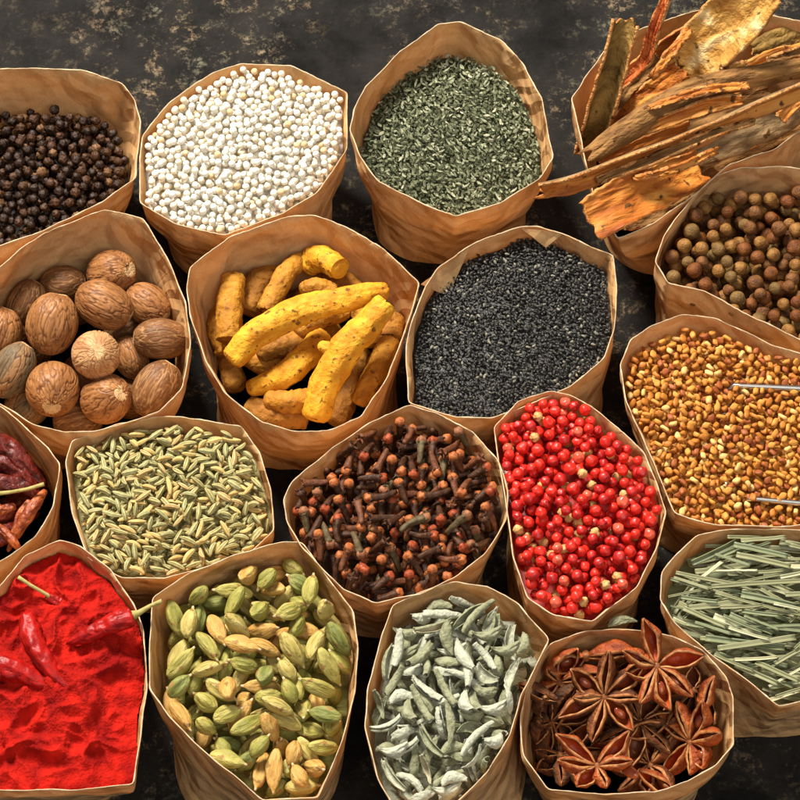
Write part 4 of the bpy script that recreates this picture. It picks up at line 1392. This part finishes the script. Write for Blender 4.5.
for i, (pts, cu, ro, m1, m2, lab) in enumerate(BK):
    g, org = bark(pts, cu, ro, i)
    o = link('cinnamon_bark', mesh('cinnamon_bark', g, [m1, m2, b_ed]))
    o.location = org
    tag(o, lab, 'cinnamon bark', 'strips of cinnamon bark')

# ------------------------------------------------------------------ star anise
def carpel(L_, w, opn, i):
    def f(u, v):
        s = math.sin(math.pi * min(.99, .05 + .95 * u ** 1.05)) ** .75
        ww = w * s
        ph = math.pi * (1 - opn * (.25 + .75 * s))
        a = (v - .5) * 2 * ph
        flare = 1 + .28 * max(0, abs(v - .5) * 2 - .75) * 4 * opn
        return (.0012 + u * L_, ww * math.sin(a) * flare * (1 + .28 * noise.noise(Vector((u * 4, v * 3, i * 3)))) + .0012 * math.sin(u * 3 + i * 2) * u,
                -ww * 1.15 * math.cos(a) - ww * .55 + .0022 * u ** 3 + .0004 * noise.noise(Vector((u * 7, v * 6, i))))
    return sheet(f, 20, 18, .0007, lambda u, v, s: 2 if s == 2 else (3 if (v < .075 or v > .925) else (1 if s == 0 else 0)))


AM = [mk('anise_husk', (.045, .012, .004), (.21, .062, .017), .6, 180, bump=1.0, bsc=420, bdist=.0022, detail=8), mk('anise_inside', (.20, .030, .008), (.38, .075, .018), .38, 260, bump=.4, bsc=600),
      mk('anise_edge', (.30, .11, .035), (.58, .29, .11), .5, 300, bump=.4), mk('anise_lip', (.15, .040, .012), (.48, .19, .062), .5, 300, bump=.5)]
AM2 = [mk('anise_husk_red', (.16, .026, .007), (.46, .10, .022), .5, 180, bump=1.0, bsc=420, bdist=.0022, detail=8), mk('anise_inside_red', (.34, .035, .008), (.52, .085, .018), .35, 260, bump=.4, bsc=600), AM[2], AM[3]]
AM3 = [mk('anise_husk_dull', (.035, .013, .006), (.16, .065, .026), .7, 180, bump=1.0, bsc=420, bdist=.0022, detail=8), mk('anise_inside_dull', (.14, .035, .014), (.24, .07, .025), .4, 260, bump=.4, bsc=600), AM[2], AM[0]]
SEED = mk('anise_seed', (.20, .035, .012), (.36, .08, .025), .12, 300, bump=0, coat=.6)
cp = [carpel(.0195, .0036, .10, 1), carpel(.0205, .0039, .20, 2), carpel(.0170, .0034, .06, 3), carpel(.0190, .0040, .28, 4)]
cmesh = {(a, k): mesh('carpel', cp[a], mm) for a in range(4) for k, mm in enumerate((AM, AM2, AM3))}
smesh = mesh('seed', ico(1, 3, None, (.0034, .0019, .0014)), [SEED])
hub = tube([(0, 0, -.004), (0, 0, -.001), (0, 0, .0008), (0, 0, .001)], [.0012, .0017, .0015, .0004], 16)
hmesh = mesh('centre_column', hub, [AM[3]])


def star(px, py, z, ang, tones, label, nrm=VIEW, spin=0, scale=1.0, missing=(), name='star_anise', lens=None, seeds=()):
    x = Vector((1, 0, 0)); nv = Vector(nrm).normalized()
    R = frame((math.cos(rad(spin)), math.sin(rad(spin)) * cT, math.sin(rad(spin)) * sT) if abs(nv.dot(Vector((math.cos(rad(spin)), math.sin(rad(spin)) * cT, math.sin(rad(spin)) * sT)))) < .9 else (0, 0, 1), nv)
    root = link(name, None, None, mat4(R * scale, push_in(BAGS['anise'], at(px, py, z), .009)))
    bpy.context.view_layer.update()
    for k, a in enumerate(ang):
        if k in missing: continue
        tt = rad(a - spin)
        ci = (k * 7 + int(px)) % 4
        c = link('carpel', cmesh[(ci, tones)], root)
        c.rotation_euler = (rad(((k * 37 + int(py)) % 30) - 15), rad(-4 + (k * 13 % 12) - 4), tt)
        l = (lens[k] if lens else 1)
        base = root.matrix_world @ Vector((0, 0, 0))
        tipd = (Matrix((R * scale).tolist()) @ Vector((math.cos(tt), math.sin(tt), -.1))) * .0235
        while l > .45 and not clear(BAGS['anise'], base + tipd * l, 0): l -= .06
        if l <= .45: l = .4
        if not clear(BAGS['anise'], base + tipd * l, 0):
            bpy.data.objects.remove(c); continue
        c.scale = (l, .9 + .1 * l, 1)
        if k in seeds:
            s = link('seed', smesh, c); s.location = (.0105, 0, -.0012)
    h = link('centre_column', hmesh, root)
    tag(root, label, 'star anise', 'star anise pods')
    return root


E8 = [k * 45 for k in range(8)]
star(604, 697, .079, [88, 143, 178, 202, 256, -45, -3, 38], 0, 'open eight-pointed star anise facing up, nearest the middle of its bag', lens=[1.0, .95, .75, 1.0, .95, .92, .85, .98], seeds=(1, 5))
star(657, 666, .087, [104, 160, 196, 244, 282, -38, 16, 60], 1, 'bright red orange star anise propped highest against the far right rim', nrm=(.1, -.4, 1), lens=[.98, .8, .7, .98, .9, .95, 1.0, .5], missing=(7,), seeds=(4, 5))
star(597, 766, .076, [142, 178, 228, 286, 44, 12], 1, 'red star anise with spread arms at the near wall', nrm=(0, -.2, 1), scale=.92, lens=[1.1, .9, .7, .8, 1.0, .8])
star(690, 742, .070, [100, 60, 20, -40, -80, -130, 150], 1, 'tilted reddish star anise seen from the side by the right wall', nrm=(-.75, -.5, .55), spin=90, seeds=(1, 2, 3))
star(640, 722, .066, [10, 60, 110, 165, 210, 260, 310], 2, 'dull tan-edged star anise between the red ones, lying on its back', nrm=(.3, -.2, .9))
star(705, 686, .068, [0, 50, 95, 140, 190, 240, 300], 2, 'dark glossy star anise under the red orange one by the right wall', nrm=(-.4, .1, .9), spin=20)
star(552, 678, .070, [20, 70, 120, 170, 215, 270, 320], 1, 'dark red star anise in the far left corner of the bag', nrm=(.3, -.6, .8))
star(545, 722, .062, [10, 70, 120, 160, 215, 265, 320], 2, 'dull brown star anise against the left wall', nrm=(.7, 0, .7), spin=60)
star(575, 640, .076, [200, 10], 1, 'wide split anise shell with red seeds, up against the far rim', nrm=(0, -.75, .65), scale=1.2, seeds=(0, 1))
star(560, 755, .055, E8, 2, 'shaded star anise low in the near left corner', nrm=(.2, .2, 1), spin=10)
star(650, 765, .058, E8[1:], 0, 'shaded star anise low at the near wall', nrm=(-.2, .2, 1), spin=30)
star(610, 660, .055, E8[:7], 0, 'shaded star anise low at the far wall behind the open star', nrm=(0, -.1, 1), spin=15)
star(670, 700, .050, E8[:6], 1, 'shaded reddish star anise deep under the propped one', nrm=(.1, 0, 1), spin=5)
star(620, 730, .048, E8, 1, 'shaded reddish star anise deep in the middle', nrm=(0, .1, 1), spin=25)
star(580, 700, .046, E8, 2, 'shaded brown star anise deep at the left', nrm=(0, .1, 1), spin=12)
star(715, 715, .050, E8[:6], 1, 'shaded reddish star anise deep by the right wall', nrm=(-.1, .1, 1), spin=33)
for k, (px, py, z, lab) in enumerate([(630, 772, .072, 'loose shiny brown anise seed by the near wall'), (611, 738, .060, 'loose shiny anise seed below the open star')]):
    o = link('anise_seed', mesh('anise_seed', ico(1, 3, None, (.0042, .0024, .0018)), [SEED]), None, mat4(rot(rad(-35 + 60 * k), .2, .3), at(px, py, z)))
    tag(o, lab, 'seed', 'loose anise seeds')
# bare carpels broken off
for k, (px, py, z, an, ton, lab) in enumerate([(560, 702, .074, 160, 2, 'single broken-off brown anise pod arm left of the open star'), (636, 770, .066, -30, 1, 'single broken-off red anise pod arm by the near wall'),
                                               (700, 716, .074, 70, 1, 'single broken-off red anise pod arm above the side-on star'), (668, 722, .068, 200, 0, 'single broken-off brown anise pod arm right of the middle')]):
    o = link('anise_carpel', cmesh[(k % 4, ton)].copy(), None, mat4(frame((math.cos(rad(an)), math.sin(rad(an)) * cT, math.sin(rad(an)) * sT), VIEW), at(px, py, z)))
    tag(o, lab, 'anise pod', 'broken anise pod arms')

# ------------------------------------------------------------------ chillies
def chilli_geo(pts, i, wr=.16):
    C = [(at(p[0], p[1], p[2]), p[3] * PXW) for p in pts]
    m = len(C) - 1
    P, R = [], []
    n = 40
    for k in range(n + 1):
        s = k / n * m; j = min(m - 1, int(s)); f = s - j
        p0, p1, p2, p3 = C[max(0, j - 1)][0], C[j][0], C[j + 1][0], C[min(m, j + 2)][0]
        P.append(.5 * ((2 * p1) + (p2 - p0) * f + (2 * p0 - 5 * p1 + 4 * p2 - p3) * f * f + (3 * p1 - p0 - 3 * p2 + p3) * f ** 3))
        r = C[j][1] * (1 - f) + C[j + 1][1] * f
        R.append(r * min(1, (.25 + k / 2.5) if k < 3 else 1) * (1 if k < n - 2 else (n + 1 - k) / 3.2))
    org = sum(P, Vector()) / len(P)

    def sec(a, s):
        q = Vector((math.cos(a) * 1.5, math.sin(a) * 1.5, s * 4.5 + i * 9))
        return 1 + wr * 1.6 * noise.noise(q) - wr * 1.5 * max(0, .12 - abs(noise.noise(q * 1.7 + Vector((3, 3, 3))))) / .12
    return tube([p - org for p in P], R, 32, sec), org


def chilli(pts, stem, i, m, label, calyx=True, group='red chillies on the chilli powder', name='red_chilli', wr=.16):
    g, org = chilli_geo(pts, i, wr)
    root = link(name, None); root.location = org
    tag(root, label, 'chilli', group)
    link('pod', mesh('pod', g, [m]), root)
    if stem:
        P = [at(a, b_, z) - org for a, b_, z in stem]
        rs = [.0026, .0013, .00085, .0010][:len(P)] if calyx else [.0010, .0008, .0008, .0009][:len(P)]
        PP, RR = [], []
        for k in range(len(P) - 1):
            for t in (0, .25, .5, .75):
                PP.append(P[k].lerp(P[k + 1], t)); RR.append(rs[k] * (1 - t) + rs[k + 1] * t)
        PP.append(P[-1]); RR.append(rs[-1])
        link('stalk', mesh('stalk', tube(PP, RR, 12, lambda a, s: 1 + .15 * math.cos(5 * a) * (1 - s)), [STK]), root)
    return root


STK = mk('chilli_stalk', (.30, .26, .07), (.48, .38, .14), .6, 300, bump=.5)
CH1 = mk('red_chilli_skin', (.24, .004, .003), (.42, .008, .005), .40, 150, bump=.7, bsc=260, bdist=.001, spec=.25, coat=0)
CHd = mk('dark_chilli_skin', (.045, .004, .002), (.17, .013, .005), .45, 110, bump=.9, bsc=250, bdist=.0015, spec=.5)
CHo = mk('rust_chilli_skin', (.13, .014, .005), (.42, .10, .022), .4, 120, bump=.8, bsc=250, bdist=.002, spec=.4)


def pow_dome(X, Y, B):
    X = np.asarray(X); Y = np.asarray(Y)
    out = np.zeros(X.shape)
    r = B.rim
    hx, hy = (r[:, 0].max() - r[:, 0].min()) / 2, (r[:, 1].max() - r[:, 1].min()) / 2
    it = np.nditer([X, Y], flags=['multi_index'])
    for x, y in it:
        x, y = float(x), float(y)
        d = ((x - B.c.x) / hx) ** 2 + ((y - B.c.y) / hy) ** 2
        q = Vector((x * 55, y * 55, 1.7))
        w = Vector((noise.noise(q), noise.noise(q + Vector((9, 9, 9))), 0)) * .9
        rg = 1 - abs(noise.noise(q * .9 + w)) * 2
        lump = .0055 * rg * rg + .0045 * noise.noise(q * .5) + .0024 * (1 - 2 * abs(noise.noise(q * 2.6 + w))) + .0007 * noise.noise(q * 6) + .0004 * noise.noise(q * 14) + .0003 * noise.noise(q * 30)
        out[it.multi_index] = .006 * (1 - d) + lump * (1 if d < .7 else max(.2, 1 - (d - .7) * 2.2))
    return out


B = BAGS['powder']
B.dome = pow_dome
POW = mk('chilli_powder', (.22, .003, .002), (.50, .012, .005), .95, 90, detail=8, bump=.7, bsc=900, bdist=.0012, spec=.15)
# fine grid clipped by the wall
zf = B.top - B.fill
R_ = B.ring(B.t_at(zf))
cc = np.array([B.c.x, B.c.y])
poly = cc + (R_[:, :2] - cc) * .985
st_ = .00042
gx = np.arange(poly[:, 0].min() - st_, poly[:, 0].max() + st_, st_); gy = np.arange(poly[:, 1].min() - st_, poly[:, 1].max() + st_, st_)
GX, GY = np.meshgrid(gx, gy)
ins = B.inside_mask(GX, GY, poly)
for dz in (-.003, -.005):
    r2 = B.ring(B.t_at(zf + dz))
    ins &= B.inside_mask(GX, GY, cc + (r2[:, :2] - cc) * .993)
ZZ = zf + pow_dome(GX, GY, B) - .0045
ZZ += np.array([.0010 * (1 - noise.voronoi(Vector((x * 190, y * 190, 0)))[0][0] * 1.5) * max(0, .5 + noise.noise(Vector((x * 60, y * 60, 4)))) for x, y in zip(GX.ravel(), GY.ravel())]).reshape(GX.shape)
num = np.full(GX.shape, -1); num[ins] = np.arange(ins.sum())
V = np.column_stack([GX[ins], GY[ins], ZZ[ins]])
ok = ins[:-1, :-1] & ins[1:, :-1] & ins[:-1, 1:] & ins[1:, 1:]
F = [tuple(q) for q in np.stack([num[:-1, :-1][ok], num[:-1, 1:][ok], num[1:, 1:][ok], num[1:, :-1][ok]], 1).tolist()]
tag(link('chilli_powder', mesh('chilli_powder', pack(V, F), [POW])), 'vivid red clumpy chilli powder heaped in the bottom left bag', 'chilli powder', kind='stuff')

chilli([(27, 616, .086, 8), (31, 634, .088, 11), (42, 658, .088, 10), (58, 678, .086, 7), (78, 690, .084, 2)], None, 1, CH1, 'curved glossy red chilli half sunk upright in the powder')
chilli([(134, 616, .091, 9), (112, 624, .090, 10), (90, 634, .088, 8), (66, 644, .085, 2)], [(130, 617, .090), (139, 613, .092), (150, 606, .094), (162, 601, .095)], 2, CH1, 'red chilli whose green stalk crosses the right rim')
chilli([(-35, 668, .082, 13), (0, 668, .084, 13), (30, 676, .083, 11), (60, 690, .080, 4)], None, 3, CH1, 'red chilli buried lengthwise at the left edge of the powder')
chilli([(46, 595, .080, 5), (62, 604, .078, 6), (84, 612, .075, 3)], [(50, 597, .0805), (42, 592, .083), (30, 585, .086), (18, 577, .088)], 4, CH1, 'buried red chilli showing only its thin upright stalk', calyx=False)

# dried chillies, left bag
for i, (pts, st, m, lab) in enumerate([
    ([(-30, 436, .072, 9), (0, 444, .074, 11), (24, 462, .070, 9), (44, 486, .062, 4)], None, CHd, 'long dark red dried chilli along the far wall'),
    ([(-30, 466, .068, 10), (0, 462, .070, 12), (22, 472, .068, 9), (38, 492, .062, 4)], None, CHd, 'dark red dried chilli just below the one along the far wall'),
    ([(-30, 490, .066, 9), (0, 484, .068, 10), (24, 486, .066, 8), (42, 500, .060, 3)], [(-4, 494, .074), (12, 492, .076), (28, 489, .078), (44, 484, .080)], CHd, 'dark red dried chilli with a thin pale stalk across it'),
    ([(46, 490, .072, 2), (36, 503, .074, 6), (25, 520, .072, 7), (14, 540, .068, 3)], None, CHo, 'crumpled rust orange dried chilli by the right wall'),
    ([(30, 500, .070, 2), (20, 514, .070, 4), (14, 534, .068, 4), (8, 552, .064, 2)], None, CHo, 'thin orange dried chilli beside the crumpled rust one'),
    ([(-16, 520, .072, 4), (4, 532, .073, 5), (16, 545, .072, 4), (22, 556, .066, 1)], None, CHo, 'torn orange chilli piece at the near wall'),
    ([(-20, 508, .068, 3), (0, 510, .070, 6), (16, 506, .068, 3)], None, CHo, 'short orange chilli shard in the middle of the bag'),
    ([(-40, 505, .058, 11), (-10, 514, .058, 12), (14, 506, .056, 7)], None, CHd, 'dark red dried chilli beneath the stalked one'),
    ([(-40, 540, .058, 11), (-10, 540, .056, 12), (18, 528, .052, 8)], None, CHd, 'shadowed dried chilli at the near left'),
    ([(10, 440, .052, 10), (30, 460, .050, 12), (40, 490, .046, 10)], None, CHd, 'shadowed dried chilli deep at the right wall'),
    ([(-10, 520, .046, 12), (20, 500, .044, 12), (38, 480, .044, 10)], None, CHd, 'shadowed dried chilli deep in the middle'),
    ([(-20, 470, .046, 12), (10, 480, .044, 12), (30, 520, .044, 10)], None, CHd, 'shadowed dried chilli crossing deep under the stalked one')]):
    chilli(pts, st, 20 + i, m, lab, calyx=False, group='dried chillies in the left bag', name='dried_chilli', wr=.22)

# ------------------------------------------------------------------ metal scoop in the fenugreek
STEEL = bpy.data.materials.new('brushed_steel'); STEEL.use_nodes = True
sb = STEEL.node_tree.nodes['Principled BSDF']
sb.inputs['Base Color'].default_value = (.62, .60, .56, 1); sb.inputs['Metallic'].default_value = 1; sb.inputs['Roughness'].default_value = .28
a0, a1 = at(734, 384, .0835), at(752, 498, .0820)
b0, b1 = at(905, 392, .0890), at(905, 512, .0890)
wS = .0085


def scoopf(u, v):
    # v across: 0 far edge, 1 near edge ; u along towards the handle
    pa, pb = a0.lerp(b0, u), a1.lerp(b1, u)
    w = (pa - pb).length
    mid = (pa + pb) / 2
    th = math.pi * v
    y = (pa - pb).normalized()
    dep = .022 * min(1, .55 + 1.5 * u)
    narrow = 1
    return tuple(mid + y * (w / 2) * math.cos(th) * narrow - Vector((0, 0, 1)) * dep * math.sin(th) + Vector((-.012 * math.sin(th) * (1 - u), 0, 0)) - mid0)


mid0 = (a0 + a1) / 2
sc = link('metal_scoop', None); sc.location = mid0
tag(sc, 'steel scoop pushed into the fenugreek, its two thin edges showing', 'scoop')
link('bowl', mesh('bowl', sheet(scoopf, 30, 24, .0017), [STEEL]), sc)
bm_ = (b0 + b1) / 2 - mid0
link('back_plate', mesh('back_plate', sheet(lambda u, v: tuple(bm_ + Vector((0, (b0.y - b1.y) / 2 * math.cos(math.pi * v) * (1 - u * .99), -.020 * math.sin(math.pi * v) * (1 - u * .99)))), 8, 20, .001), [STEEL]), sc)
link('handle', mesh('handle', tube([bm_ + Vector((x, 0, -.004 + x * .15)) for x in (0, .02, .05, .08, .10, .102)], [.005, .0055, .007, .007, .006, .002], 20), [STEEL]), sc)

# stray leaf between the bags
g = sage(.013, .0035, 1.6, .15, 40)
o = link('stray_leaf', mesh('stray_leaf', g, sg_t[1]), None, mat4(rot(rad(10), 0, math.pi), at(622, 622, .080)))
tag(o, 'flat green leaf scrap caught between the pink peppercorn bag and the star anise bag', 'leaf')
